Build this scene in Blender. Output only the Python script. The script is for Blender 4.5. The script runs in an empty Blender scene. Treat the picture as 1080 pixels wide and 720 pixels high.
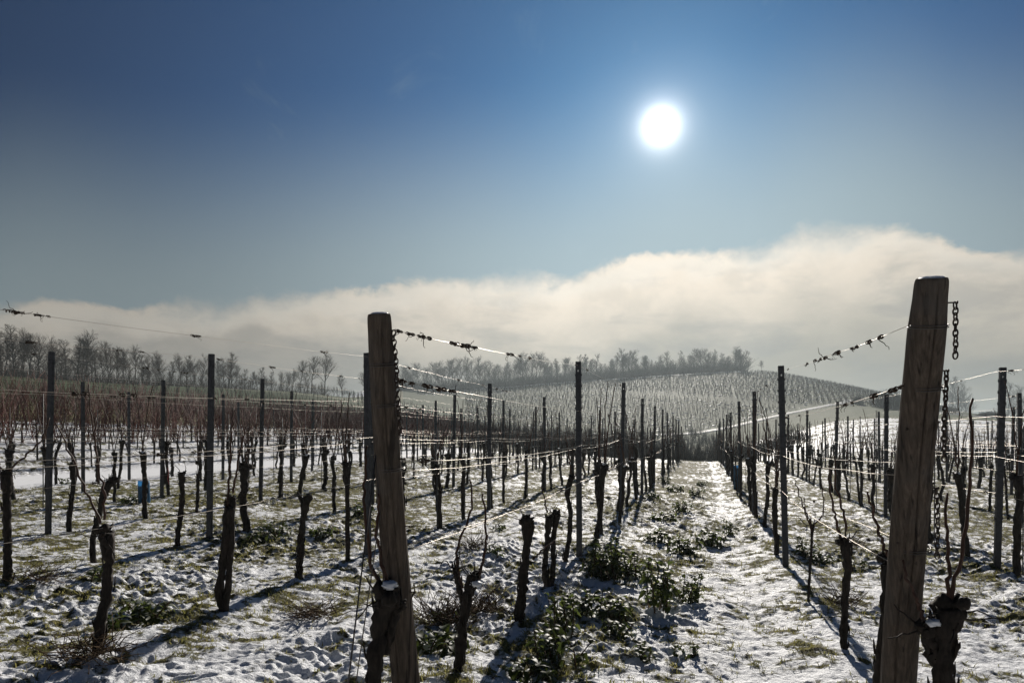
import bpy, math, random
import numpy as np
from mathutils import Vector, Matrix

scene = bpy.context.scene
COL = scene.collection
R = math.radians
random.seed(11)
rng = np.random.default_rng(11)

# ------------------------------------------------------------------ camera
EYE = 1.38
FPX, CX, HY = 720.0, 540.0, 458.0          # focal length and horizon of a 1080 px wide picture
cam_d = bpy.data.cameras.new("camera")
cam = bpy.data.objects.new("camera", cam_d)
COL.objects.link(cam)
cam.location = (0, 0, EYE)
cam.rotation_euler = (R(90), 0, 0)
cam_d.sensor_width = 36.0
cam_d.lens = 24.0
cam_d.shift_y = (HY - 360.0) / 1080.0
cam_d.clip_start = 0.05
cam_d.clip_end = 6000
scene.camera = cam

# ------------------------------------------------------------------ render settings
scene.view_settings.view_transform = 'Standard'
scene.view_settings.look = 'None'
scene.view_settings.exposure = 0.38
scene.view_settings.gamma = 1.0
scene.view_settings.use_curve_mapping = False
scene.cycles.use_denoising = True
scene.cycles.max_bounces = 5
scene.cycles.diffuse_bounces = 2
scene.cycles.glossy_bounces = 2
scene.cycles.transmission_bounces = 2
scene.cycles.volume_bounces = 0
scene.cycles.sample_clamp_indirect = 4.0

# ------------------------------------------------------------------ sun direction
SUN_AZ = math.atan2(697 - CX, FPX)
SUN_EL = math.atan2(HY - 133, math.hypot(FPX, 697 - CX))
SUN = Vector((math.sin(SUN_AZ) * math.cos(SUN_EL), math.cos(SUN_AZ) * math.cos(SUN_EL), math.sin(SUN_EL)))


def srgb(r, g, b):
    def f(c):
        c /= 255.0
        return c / 12.92 if c <= 0.04045 else ((c + 0.055) / 1.055) ** 2.4
    return (f(r), f(g), f(b), 1.0)


# ------------------------------------------------------------------ world: clear sky with a far fog bank
class NT:
    """small helper round a node tree"""
    def __init__(self, tree):
        self.t = tree
        self.n = tree.nodes
        self.l = tree.links

    def new(self, kind, **kw):
        nd = self.n.new(kind)
        for k, v in kw.items():
            setattr(nd, k, v)
        return nd

    def put(self, sock, v):
        if isinstance(v, (int, float)):
            sock.default_value = v
        elif isinstance(v, (tuple, list, Vector)):
            v = tuple(v)
            if len(sock.default_value) == 4 and len(v) == 3:
                v = v + (1.0,)
            sock.default_value = v
        else:
            self.l.new(v, sock)

    def math(self, op, a, b=0.0, c=0.0, clamp=False):
        nd = self.new('ShaderNodeMath', operation=op, use_clamp=clamp)
        self.put(nd.inputs[0], a)
        self.put(nd.inputs[1], b)
        self.put(nd.inputs[2], c)
        return nd.outputs[0]

    def mix(self, f, a, b, blend='MIX'):
        nd = self.new('ShaderNodeMix', data_type='RGBA', blend_type=blend)
        self.put(nd.inputs[0], f)
        self.put(nd.inputs[6], a)
        self.put(nd.inputs[7], b)
        return nd.outputs[2]

    def smooth(self, v, lo, hi, a=0.0, b=1.0):
        nd = self.new('ShaderNodeMapRange', interpolation_type='SMOOTHSTEP')
        self.put(nd.inputs[0], v)
        self.put(nd.inputs[1], lo)
        self.put(nd.inputs[2], hi)
        self.put(nd.inputs[3], a)
        self.put(nd.inputs[4], b)
        return nd.outputs[0]

    def noise(self, vec, scale, detail=4.0, rough=0.5, dist=0.0, out=0):
        nd = self.new('ShaderNodeTexNoise')
        if vec is not None:
            self.l.new(vec, nd.inputs['Vector'])
        nd.inputs['Scale'].default_value = scale
        nd.inputs['Detail'].default_value = detail
        nd.inputs['Roughness'].default_value = rough
        nd.inputs['Distortion'].default_value = dist
        return nd.outputs[out]

    def ramp(self, v, stops, interp='LINEAR'):
        nd = self.new('ShaderNodeValToRGB')
        nd.color_ramp.interpolation = interp
        els = nd.color_ramp.elements
        while len(els) > 1:
            els.remove(els[-1])
        els[0].position = stops[0][0]
        els[0].color = stops[0][1]
        for p, c in stops[1:]:
            e = els.new(p)
            e.color = c
        self.put(nd.inputs[0], v)
        return nd.outputs[0]


world = bpy.data.worlds.new("World")
scene.world = world
world.use_nodes = True
w = NT(world.node_tree)
w.n.clear()
tc = w.new('ShaderNodeTexCoord')
D = tc.outputs['Generated']
sep = w.new('ShaderNodeSeparateXYZ')
w.l.new(D, sep.inputs[0])
dx, dy, dz = sep.outputs
hyp = w.math('SQRT', w.math('ADD', w.math('MULTIPLY', dx, dx), w.math('MULTIPLY', dy, dy)))
az = w.math('ARCTAN2', dx, dy)
el = w.math('ARCTAN2', dz, hyp)

sky = w.new('ShaderNodeTexSky', sky_type='NISHITA')
sky.sun_disc = False
sky.sun_elevation = SUN_EL
sky.sun_rotation = SUN_AZ
sky.altitude = 250
sky.air_density = 1.0
sky.dust_density = 0.35
sky.ozone_density = 2.0
dt = w.new('ShaderNodeVectorMath', operation='DOT_PRODUCT')
w.l.new(D, dt.inputs[0])
dt.inputs[1].default_value = SUN
th = w.math('ARCCOSINE', w.math('MINIMUM', dt.outputs['Value'], 0.9999999))
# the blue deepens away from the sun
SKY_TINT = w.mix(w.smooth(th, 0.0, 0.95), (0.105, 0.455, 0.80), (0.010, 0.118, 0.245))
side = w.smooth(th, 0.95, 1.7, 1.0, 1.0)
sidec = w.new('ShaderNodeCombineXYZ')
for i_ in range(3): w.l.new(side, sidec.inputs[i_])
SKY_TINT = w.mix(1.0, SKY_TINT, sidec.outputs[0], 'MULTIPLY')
skyc = w.mix(1.0, sky.outputs[0], SKY_TINT, 'MULTIPLY')
SKY_STRENGTH = 0.05

# thin wisps high up
cv = w.new('ShaderNodeCombineXYZ')
w.put(cv.inputs[0], w.math('MULTIPLY', az, 3.0))
w.put(cv.inputs[1], w.math('MULTIPLY', el, 5.0))
wis = w.smooth(w.noise(cv.outputs[0], 1.7, 8, 0.62, 0.6), 0.56, 0.86)
wis = w.math('MULTIPLY', wis, 0.5)

# fog bank outline: elevation of its top edge along the azimuth (radians)
def edge(px, py):
    return (math.atan2(px - CX, FPX), math.atan2(HY - py, math.hypot(px - CX, FPX)))
prof = [edge(*p) for p in ((-300, 335), (0, 318), (60, 317), (150, 327), (230, 322), (310, 312), (360, 306), (420, 301),
                           (500, 293), (560, 296), (620, 290), (690, 268), (740, 261), (790, 268), (840, 250),
                           (900, 239), (960, 242), (1010, 258), (1080, 266), (1200, 275), (1500, 290))]
A0, A1, EM = -1.4, 1.4, 0.4
stops = [(0.0, (0.10,) * 3 + (1,)), (0.06, (0.22,) * 3 + (1,))]
stops += [((a - A0) / (A1 - A0), (e / EM,) * 3 + (1,)) for a, e in prof]
stops += [(0.97, (0.30,) * 3 + (1,)), (1.0, (0.10,) * 3 + (1,))]  # end stops keep the unseen bank low, for less fill from behind the camera
pr = w.math('MULTIPLY', w.ramp(w.math('DIVIDE', w.math('SUBTRACT', az, A0), A1 - A0), stops, 'B_SPLINE'), EM)
fv = w.new('ShaderNodeCombineXYZ')
w.put(fv.inputs[0], w.math('MULTIPLY', az, 9.0))
w.put(fv.inputs[1], w.math('MULTIPLY', el, 12.0))
fv2 = w.new('ShaderNodeCombineXYZ')
w.put(fv2.inputs[0], w.math('ADD', w.math('MULTIPLY', az, 5.0), 3.7))
w.put(fv2.inputs[1], w.math('MULTIPLY', el, 15.0))
n1 = w.noise(fv.outputs[0], 1.0, 9, 0.58, 0.25)
n2 = w.noise(fv.outputs[0], 2.6, 8, 0.62, 0.1)
n3 = w.noise(fv.outputs[0], 0.55, 6, 0.55, 0.4)
depth = w.math('SUBTRACT', w.math('ADD', pr, w.math('MULTIPLY', w.math('SUBTRACT', n1, 0.5), 0.060)), el)
depth = w.math('ADD', depth, w.math('MULTIPLY', w.math('SUBTRACT', n2, 0.5), 0.034))
soft = w.smooth(n3, 0.35, 0.7, 0.008, 0.034)
fog = w.smooth(depth, w.math('MULTIPLY', soft, -0.6), soft)
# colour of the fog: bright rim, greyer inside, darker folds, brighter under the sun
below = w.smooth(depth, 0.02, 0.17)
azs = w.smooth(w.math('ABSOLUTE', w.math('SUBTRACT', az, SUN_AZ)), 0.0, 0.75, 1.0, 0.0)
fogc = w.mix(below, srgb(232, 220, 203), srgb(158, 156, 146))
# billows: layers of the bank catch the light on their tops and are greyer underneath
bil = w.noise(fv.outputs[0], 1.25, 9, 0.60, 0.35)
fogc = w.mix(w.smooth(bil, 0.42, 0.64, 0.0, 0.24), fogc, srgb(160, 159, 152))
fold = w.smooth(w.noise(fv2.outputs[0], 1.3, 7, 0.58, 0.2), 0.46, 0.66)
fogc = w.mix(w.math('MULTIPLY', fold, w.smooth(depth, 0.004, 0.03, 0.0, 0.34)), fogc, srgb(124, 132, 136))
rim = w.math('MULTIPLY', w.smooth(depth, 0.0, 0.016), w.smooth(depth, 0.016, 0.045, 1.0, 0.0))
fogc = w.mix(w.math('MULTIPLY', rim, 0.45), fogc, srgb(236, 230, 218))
# a wooded hillside showing as a shadow inside the fog on the left
hx = w.math('SUBTRACT', az, math.atan2(265 - CX, FPX))
hedge = w.math('SUBTRACT', 0.150, w.math('MULTIPLY', w.math('ABSOLUTE', hx), 0.20))
hedge = w.math('ADD', hedge, w.math('MULTIPLY', w.math('SUBTRACT', n2, 0.5), 0.030))
hill_sh = w.math('MULTIPLY', w.smooth(w.math('SUBTRACT', hedge, el), -0.004, 0.012), w.smooth(w.math('ABSOLUTE', hx), 0.10, 0.26, 0.34, 0.0))
fogc = w.mix(hill_sh, fogc, srgb(120, 122, 122))
far_az = w.smooth(w.math('ABSOLUTE', w.math('SUBTRACT', az, SUN_AZ)), 0.85, 1.6, 0.42, 0.16)  # unseen fog and air beside and behind the camera dimmed to cut frontal light
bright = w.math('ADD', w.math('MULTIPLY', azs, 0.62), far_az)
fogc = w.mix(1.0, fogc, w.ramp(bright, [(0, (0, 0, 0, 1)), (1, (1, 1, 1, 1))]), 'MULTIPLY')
# pale air just above the bank
air = w.math('MULTIPLY', w.smooth(w.math('SUBTRACT', el, pr), 0.0, 0.27, 1.0, 0.0), 0.93)
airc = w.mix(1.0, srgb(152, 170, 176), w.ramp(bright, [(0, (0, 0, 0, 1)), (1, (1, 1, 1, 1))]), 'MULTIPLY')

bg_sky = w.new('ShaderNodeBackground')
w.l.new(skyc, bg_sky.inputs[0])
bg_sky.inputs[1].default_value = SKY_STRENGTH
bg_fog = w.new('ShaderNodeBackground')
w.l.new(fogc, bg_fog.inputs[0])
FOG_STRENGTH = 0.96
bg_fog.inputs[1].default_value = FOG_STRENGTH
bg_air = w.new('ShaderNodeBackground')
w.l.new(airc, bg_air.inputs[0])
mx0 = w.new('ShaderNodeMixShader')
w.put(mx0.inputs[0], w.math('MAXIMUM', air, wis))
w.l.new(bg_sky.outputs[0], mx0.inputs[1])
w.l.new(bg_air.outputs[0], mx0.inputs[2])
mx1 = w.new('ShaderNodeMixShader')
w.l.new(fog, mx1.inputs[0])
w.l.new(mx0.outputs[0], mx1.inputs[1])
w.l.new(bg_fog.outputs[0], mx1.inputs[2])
# the sun itself with its aureole in the damp air
def expo(k, s):
    return w.math('MULTIPLY', w.math('POWER', 2.718281828, w.math('DIVIDE', th, -s)), k)
glow = w.math('ADD', w.math('ADD', expo(6.5, 0.0096), expo(0.22, 0.045)), expo(0.035, 0.20))
disc = w.math('MULTIPLY', w.math('LESS_THAN', th, 0.0048), 40.0)
bg_sun = w.new('ShaderNodeBackground')
bg_sun.inputs[0].default_value = (1.0, 0.985, 0.95, 1)
w.l.new(w.math('ADD', glow, disc), bg_sun.inputs[1])
addn = w.new('ShaderNodeAddShader')
w.l.new(mx1.outputs[0], addn.inputs[0])
w.l.new(bg_sun.outputs[0], addn.inputs[1])
wo = w.new('ShaderNodeOutputWorld')
w.l.new(addn.outputs[0], wo.inputs[0])

# ------------------------------------------------------------------ sun lamp
sl = bpy.data.lights.new("sun", 'SUN')
sl.energy = 5.0
sl.angle = R(0.5)
sl.color = (1.0, 0.93, 0.835)
so = bpy.data.objects.new("sun", sl)
COL.objects.link(so)
so.rotation_euler = SUN.to_track_quat('Z', 'Y').to_euler()


# ================================================================== helpers
def tag(o, label=None, cat=None, group=None, kind=None):
    if label: o['label'] = label
    if cat: o['category'] = cat
    if group: o['group'] = group
    if kind: o['kind'] = kind
    return o


def empty(name, loc=(0, 0, 0), rz=0.0):
    o = bpy.data.objects.new(name, None)
    o.empty_display_size = 0.1
    COL.objects.link(o)
    o.location = loc
    o.rotation_euler = (0, 0, rz)
    return o


def link_mesh(name, me, parent=None):
    o = bpy.data.objects.new(name, me)
    COL.objects.link(o)
    if parent is not None:
        o.parent = parent
    return o


def copy_tree(o, parent=None):
    c = o.copy()
    COL.objects.link(c)
    c.parent = parent
    for ch in list(o.children):
        copy_tree(ch, c)
    return c


def np_mesh(name, verts, faces, mat=None, smooth=True):
    """faces: (n,k) int array or list of such arrays of different k"""
    if not isinstance(faces, list):
        faces = [faces]
    faces = [np.asarray(f, dtype=np.int32) for f in faces if len(f)]
    me = bpy.data.meshes.new(name)
    verts = np.asarray(verts, dtype=np.float32)
    me.vertices.add(len(verts))
    me.vertices.foreach_set('co', verts.ravel())
    nl = sum(f.size for f in faces)
    nf = sum(len(f) for f in faces)
    me.loops.add(nl)
    me.loops.foreach_set('vertex_index', np.concatenate([f.ravel() for f in faces]))
    me.polygons.add(nf)
    tot = np.concatenate([np.full(len(f), f.shape[1], dtype=np.int32) for f in faces])
    start = np.concatenate([[0], np.cumsum(tot)[:-1]]).astype(np.int32)
    me.polygons.foreach_set('loop_start', start)
    me.polygons.foreach_set('loop_total', tot)
    me.polygons.foreach_set('use_smooth', np.full(nf, smooth))
    me.update(calc_edges=True)
    me.validate()
    if mat:
        me.materials.append(mat)
    return me


class MB:
    """collects tubes, boxes and blobs into one mesh"""
    def __init__(self):
        self.v, self.f3, self.f4, self.n = [], [], [], 0

    def add(self, v, f3=None, f4=None):
        v = np.asarray(v, dtype=np.float64)
        if f3 is not None and len(f3): self.f3.append(np.asarray(f3) + self.n)
        if f4 is not None and len(f4): self.f4.append(np.asarray(f4) + self.n)
        self.v.append(v)
        self.n += len(v)

    def tube(self, pts, rad, k=8, rough=0.0, rg=None, cap=True, squash=None):
        pts = np.asarray(pts, dtype=np.float64)
        m = len(pts)
        rad = np.broadcast_to(np.asarray(rad, dtype=np.float64), (m,))
        t = np.gradient(pts, axis=0)
        t /= np.linalg.norm(t, axis=1)[:, None] + 1e-12
        ref = np.array([1.0, 0, 0]) if abs(t[0, 0]) < 0.8 else np.array([0, 1.0, 0])
        a = np.linspace(0, 2 * np.pi, k, endpoint=False)
        V = np.zeros((m, k, 3))
        ang = None
        if rough > 0:
            col = (rg.random(k) - 0.5) * 2          # streaks that run along the stem
            ang = 1 + rough * (0.6 * col[None, :] + 0.7 * (rg.random((m, k)) - 0.5) * 2)
        u = None
        for i in range(m):
            if u is None:
                u = np.cross(t[i], ref)
            u = u - t[i] * u.dot(t[i])
            u /= np.linalg.norm(u) + 1e-12
            b = np.cross(t[i], u)
            r = rad[i] * (ang[i] if ang is not None else np.ones(k))
            V[i] = pts[i] + (np.cos(a) * r)[:, None] * u + (np.sin(a) * r)[:, None] * b
        i, j = np.meshgrid(np.arange(m - 1), np.arange(k), indexing='ij')
        q = np.stack([i * k + j, i * k + (j + 1) % k, (i + 1) * k + (j + 1) % k, (i + 1) * k + j], -1).reshape(-1, 4)
        v = V.reshape(-1, 3)
        f3 = None
        if cap:
            v = np.vstack([v, pts[0], pts[-1]])
            jj = np.arange(k)
            f3 = np.vstack([np.stack([(jj + 1) % k, jj, np.full(k, m * k)], -1),
                            np.stack([(m - 1) * k + jj, (m - 1) * k + (jj + 1) % k, np.full(k, m * k + 1)], -1)])
        self.add(v, f3, q)

    def blob(self, c, r, rg, rough=0.25, n=7, k=10):
        """lumpy closed ball; r may be a 3-vector"""
        r = np.broadcast_to(np.asarray(r, dtype=np.float64), (3,))
        th_ = np.linspace(0, np.pi, n + 2)[1:-1]
        ph = np.linspace(0, 2 * np.pi, k, endpoint=False)
        T, P = np.meshgrid(th_, ph, indexing='ij')
        d = np.stack([np.sin(T) * np.cos(P), np.sin(T) * np.sin(P), np.cos(T)], -1)
        s = 1 + rough * (rg.random(T.shape) - 0.5) * 2
        v = (d * s[..., None] * r).reshape(-1, 3)
        v = np.vstack([v, [0, 0, r[2]], [0, 0, -r[2]]]) + np.asarray(c)
        i, j = np.meshgrid(np.arange(n - 1), np.arange(k), indexing='ij')
        q = np.stack([i * k + j, (i + 1) * k + j, (i + 1) * k + (j + 1) % k, i * k + (j + 1) % k], -1).reshape(-1, 4)
        jj = np.arange(k)
        f3 = np.vstack([np.stack([jj, (jj + 1) % k, np.full(k, n * k)], -1),
                        np.stack([(n - 1) * k + (jj + 1) % k, (n - 1) * k + jj, np.full(k, n * k + 1)], -1)])
        self.add(v, f3, q)

    def box(self, c, s, M=None):
        x, y, z = np.asarray(s) / 2
        v = np.array([[sx * x, sy * y, sz * z] for sz in (-1, 1) for sy in (-1, 1) for sx in (-1, 1)])
        if M is not None:
            v = v @ np.asarray(M).T
        q = np.array([[0, 2, 3, 1], [4, 5, 7, 6], [0, 1, 5, 4], [2, 6, 7, 3], [0, 4, 6, 2], [1, 3, 7, 5]])
        self.add(v + np.asarray(c), None, q)

    def arrays(self):
        v = np.vstack(self.v)
        f3 = np.vstack(self.f3) if self.f3 else np.zeros((0, 3), int)
        f4 = np.vstack(self.f4) if self.f4 else np.zeros((0, 4), int)
        return v, f3, f4

    def mesh(self, name, mat, smooth=True):
        v, f3, f4 = self.arrays()
        return np_mesh(name, v, [f3, f4], mat, smooth)

    def build(self, name, mat, parent=None, smooth=True):
        return link_mesh(name, self.mesh(name, mat, smooth), parent)


# ------------------------------------------------------------------ lattice noise
_perm = np.random.default_rng(5).permutation(512).astype(np.int64)
_perm = np.concatenate([_perm, _perm])
_ga = np.random.default_rng(6).random(512) * 2 * np.pi
_gx, _gy = np.cos(_ga), np.sin(_ga)


def perlin(x, y):
    xi = np.floor(x).astype(np.int64); yi = np.floor(y).astype(np.int64)
    xf = x - xi; yf = y - yi
    xi &= 511; yi &= 511
    def g(ix, iy, fx, fy):
        h = _perm[(_perm[ix & 511] + iy) & 511]
        return _gx[h] * fx + _gy[h] * fy
    u = xf * xf * xf * (xf * (xf * 6 - 15) + 10)
    v = yf * yf * yf * (yf * (yf * 6 - 15) + 10)
    a = g(xi, yi, xf, yf); b = g(xi + 1, yi, xf - 1, yf)
    c = g(xi, yi + 1, xf, yf - 1); d = g(xi + 1, yi + 1, xf - 1, yf - 1)
    return ((a * (1 - u) + b * u) * (1 - v) + (c * (1 - u) + d * u) * v) * 1.5


def fbm(x, y, s, o=3, rough=0.5):
    t = np.zeros_like(x); a = 1.0; f = 1.0 / s; k = 0.0
    for i in range(o):
        t += a * perlin(x * f + 17.3 * i, y * f + 5.1 * i)
        k += a; a *= rough; f *= 2.03
    return t / k


def sstep(x, a, b):
    t = np.clip((x - a) / (b - a), 0, 1)
    return t * t * (3 - 2 * t)


# ------------------------------------------------------------------ terrain
SH = 0.28                                    # the rows run 0.28 m to the right per metre ahead
U_T = [-140, -90, -80, -72, -60, -40, -25, -18, -15, -7.5, -5.43, -3.36, -1.29, 0.84, 3, 12, 60]
Z_T = [4.5, 6.8, 7.6, 7.4, 6.1, 3.3, 1.2, 0.45, 0.32, 0.27, 0.19, 0.13, 0.07, 0, -0.02, -0.05, 0.3]
D_T = [30, 45, 60, 80, 110, 130, 150, 200, 260, 320, 450, 950]
P_T = {
    -600: [2.5, 4, 5.5, 6.5, 7.0, 6, 5, 1, -4, -8, -15, -30],
    0:   [2.2, 4.2, 6.0, 7.4, 7.5, 6, 4, 0, -5, -8, -15, -30],
    200: [1.6, 3.4, 5.2, 7.4, 8.8, 8.6, 7, 2, -3, -6, -15, -30],
    330: [0.9, 2.2, 3.8, 5.8, 8.2, 9.3, 9.4, 6.5, 3, -3, -12, -30],
    365: [0.7, 1.8, 3.2, 4.8, 6.8, 8.6, 10, 14, 19.5, 17, -6, -30],
    430: [0.4, 0.9, 1.6, 2.6, 4.4, 6, 7.6, 12, 18.2, 16, -2, -30],
    500: [0.3, 0.3, 0.2, 0.4, 2.0, 4, 6, 12, 19, 17, -2, -30],
    620: [0.2, -0.4, -1.2, -2, 0.6, 3.4, 6.4, 14, 22.4, 20, 0, -30],
    740: [0.1, -1.0, -2.2, -2.8, -0.4, 2.8, 6.4, 16, 25.4, 22, 0, -30],
    800: [0.1, -0.8, -1.6, -2.0, 0.6, 3.6, 7, 17, 26.4, 22, 0, -30],
    850: [0.1, 0.1, 0.4, 1.2, 2.6, 4.6, 7, 15.4, 23.0, 18, -2, -30],
    900: [0.1, 0.4, 1.0, 2.2, 4.2, 5.9, 7.4, 13.6, 19.4, 14, -4, -30],
    950: [0.1, 0.5, 1.3, 2.5, 4.3, 5.6, 6.8, 11.2, 15.2, 9, -6, -30],
    1000: [0.1, 0.5, 1.3, 2.4, 4.0, 4.9, 5.8, 8.2, 10.4, 6, -8, -30],
    1080: [0.1, 0.5, 1.2, 2.2, 3.4, 4.0, 4.6, 6.0, 7.0, 3, -10, -30],
    1500: [0.3, 0.6, 1.2, 2.0, 3.0, 3.2, 3.4, 3.0, 2, 0, -10, -30],
}
_PX = np.array(sorted(P_T), dtype=float)
_LD = np.log(np.array(D_T, dtype=float))
_PZ = np.array([P_T[int(p)] for p in _PX], dtype=float)


def terr(X, Y):
    """broad lie of the land"""
    X = np.asarray(X, dtype=float); Y = np.asarray(Y, dtype=float)
    u = X - SH * Y
    near = np.zeros_like(u)
    for o in (-1.2, -0.4, 0.4, 1.2):
        near += np.interp(u + o, U_T, Z_T) / 4
    near += 0.02 * np.clip(Y - 70, 0, 60) * sstep(-u, 40, 70)
    d = np.maximum(Y, 5.0)
    px = np.clip(CX + FPX * X / d, _PX[0], _PX[-1])
    ld = np.log(np.clip(d, D_T[0], D_T[-1]))
    far = np.zeros_like(u)
    for op in (-25, 0, 25):                  # smooth over neighbouring bearings
        p = np.clip(px + op, _PX[0], _PX[-1])
        ip = np.clip(np.searchsorted(_PX, p) - 1, 0, len(_PX) - 2)
        fp = (p - _PX[ip]) / (_PX[ip + 1] - _PX[ip])
        for ol in (-0.05, 0.0, 0.05):
            l = np.clip(ld + ol, _LD[0], _LD[-1])
            idd = np.clip(np.searchsorted(_LD, l) - 1, 0, len(_LD) - 2)
            fd = (l - _LD[idd]) / (_LD[idd + 1] - _LD[idd])
            far += ((_PZ[ip, idd] * (1 - fp) + _PZ[ip + 1, idd] * fp) * (1 - fd)
                    + (_PZ[ip, idd + 1] * (1 - fp) + _PZ[ip + 1, idd + 1] * fp) * fd) / 9
    b0 = np.interp(px, [330, 430, 520, 900], [75, 50, 32, 30])
    b1 = np.interp(px, [330, 430, 520, 900], [105, 80, 50, 48])
    t = sstep(Y, b0, b1)
    return near * (1 - t) + far * t


ALLEY = (-1.29, 0.84)


def zone(X, Y):
    """snow-covered wheel track along the right side of the alley (0..1)"""
    u = X - SH * Y + 0.10 * np.sin(Y * 0.9) * 0.4
    return np.exp(-((u - 0.33) / 0.26) ** 2)


def ground(X, Y):
    """land plus clods, tussocks and wheel tracks"""
    X = np.asarray(X, dtype=float); Y = np.asarray(Y, dtype=float)
    z = terr(X, Y)
    r = np.hypot(X, Y)
    u = X - SH * Y
    path = np.exp(-((u + 15.2) / 1.0) ** 4)
    near = (1 - sstep(r, 45, 90)) * (1 - path)
    rut = zone(X, Y)
    wx = X + 0.10 * fbm(X, Y, 0.5, 2); wy = Y + 0.10 * fbm(X + 40, Y, 0.5, 2)
    lump = fbm(wx, wy, 0.85, 2) * 0.040
    clod = (np.abs(fbm(wx + 9, wy * 1.15, 0.38, 2)) - 0.2) * -0.046
    clod2 = np.maximum(fbm(wx + 30, wy * 1.2 + 11, 0.15, 2), -0.15) * 0.029
    clod3 = fbm(wx + 3, wy * 1.2 + 51, 0.085, 2) * 0.023 + perlin(X / 0.042 + 7, Y / 0.040) * 0.0065
    amp = 0.65 + 0.65 * sstep(fbm(X + 70, Y, 2.3, 2), -0.25, 0.35)
    b = lump + (clod + clod2 * amp + clod3 * (0.4 + 0.6 * amp)) * amp * (1 - 0.10 * rut)
    b -= 0.030 * rut
    tread = np.sin(Y * 2 * np.pi / 0.21 + 1.5 * fbm(X, Y, 0.6, 1) * 3) * 0.005 * rut
    ridge = 0.05 * np.exp(-((u + 2.35 + 0.15 * np.sin(Y * 0.7)) / 0.22) ** 2)
    hump = sum(0.045 * np.exp(-((u - c) / 0.28) ** 2) for c in (-5.43, -3.36, -1.29, 0.84, 2.98))
    return z + (b + tread + ridge + hump) * near + 0.12 * fbm(X, Y, 9.0, 3) * sstep(r, 30, 60) * (1 - path)


def snowmask(X, Y):
    """how much of the ground the snow covers (0..1); the rest is grass"""
    u = X - SH * Y
    r = np.hypot(X, Y)
    wx = X + 0.08 * fbm(X, Y, 0.4, 2)
    base = 0.525 + 0.22 * fbm(X + 13, Y + 4, 1.5, 2) + 0.62 * fbm(wx, Y * 1.1, 0.34, 3, 0.65) + 0.55 * fbm(wx, Y * 1.2 + 8, 0.11, 2, 0.6) + 0.12 * fbm(X, Y + 33, 6.0, 2)
    base += 0.10 * zone(X, Y)
    base += 0.12 * np.exp(-((u + 2.35) / 0.5) ** 2)
    base += np.clip((6 - r) / 6, 0, 1) * 0.16
    base -= 0.13 * sstep(r, 6, 14) * (u > -14) * (u < 16) * (1 - sstep(r, 45, 60))
    base -= 0.10 * sstep(r, 10, 20) * (u > -1.2) * (u < 0.3)
    base += 0.5 * np.exp(-((u + 15.2) / 1.7) ** 4)
    base += 0.05 * sstep(-u, 15, 18) * (1 - sstep(-u, 28, 34))
    base -= 1.6 * sstep(-u, 29, 36) * (1 - sstep(Y, 130, 180)) * (Y > 0)    # green sown hillside
    px = CX + FPX * X / np.maximum(Y, 5)
    base += (0.08 + 0.45 * fbm(X + 5, Y, 7.0, 3)) * sstep(px, 790, 860) * sstep(Y, 30, 45) * (1 - sstep(Y, 115, 140))
    hill = sstep(Y, 95, 120) * (px > 400)
    base = np.where(hill > 0, base * (1 - hill) + hill * (-0.05 + 0.10 * fbm(X, Y, 40, 2)), base)
    base -= 0.35 * sstep(Y, 42, 52) * (1 - hill) * (px > 430) * (px < 790)
    base += 1.0 * sstep(Y, 165, 195) * (px > 335) * (px < 400)
    return np.clip(base, 0, 1)


# ================================================================== materials
def material(name):
    m = bpy.data.materials.new(name)
    m.use_nodes = True
    g = NT(m.node_tree)
    return m, g, g.n['Principled BSDF']


def mat_snow():
    m, g, p = material("snow")
    tcn = g.new('ShaderNodeTexCoord')
    n = g.noise(tcn.outputs['Object'], 55, 5, 0.6)
    g.put(p.inputs['Base Color'], g.mix(n, (0.78, 0.81, 0.86), (0.87, 0.88, 0.90)))
    p.inputs['Roughness'].default_value = 0.55
    b = g.new('ShaderNodeBump')
    b.inputs['Strength'].default_value = 0.5
    b.inputs['Distance'].default_value = 0.01
    g.l.new(n, b.inputs['Height'])
    g.l.new(b.outputs[0], p.inputs['Normal'])
    return m


def mat_ground():
    m, g, p = material("snowy_ground")
    geo = g.new('ShaderNodeNewGeometry')
    P = geo.outputs['Position']
    at = g.new('ShaderNodeAttribute', attribute_name='snow')
    gr = g.new('ShaderNodeAttribute', attribute_name='green')
    nf = g.noise(P, 34, 5, 0.65)
    nm = g.noise(P, 7, 4, 0.6)
    mask = g.math('ADD', at.outputs['Fac'], g.math('MULTIPLY', g.math('SUBTRACT', nf, 0.5), 1.1))
    mask = g.smooth(mask, 0.34, 0.62)
    soil = g.mix(g.smooth(nm, 0.35, 0.65), (0.080, 0.082, 0.026), (0.150, 0.135, 0.050))
    soil = g.mix(g.smooth(g.noise(P, 18, 3), 0.5, 0.7), soil, (0.050, 0.035, 0.022))
    soil = g.mix(gr.outputs['Fac'], soil, g.mix(nm, (0.030, 0.050, 0.016), (0.055, 0.075, 0.026)))
    snow = g.mix(g.noise(P, 90, 3), (0.80, 0.83, 0.88), (0.88, 0.89, 0.91))
    g.put(p.inputs['Base Color'], g.mix(mask, soil, snow))
    g.put(p.inputs['Roughness'], g.math('SUBTRACT', 0.85, g.math('MULTIPLY', mask, 0.28)))
    g.put(p.inputs['Specular IOR Level'], 0.08)
    b = g.new('ShaderNodeBump')
    b.inputs['Strength'].default_value = 0.75
    b.inputs['Distance'].default_value = 0.032
    g.put(b.inputs['Height'], g.math('ADD', g.noise(P, 48, 5, 0.65), g.math('MULTIPLY', mask, 0.5)))
    g.l.new(b.outputs[0], p.inputs['Normal'])
    return m


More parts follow.
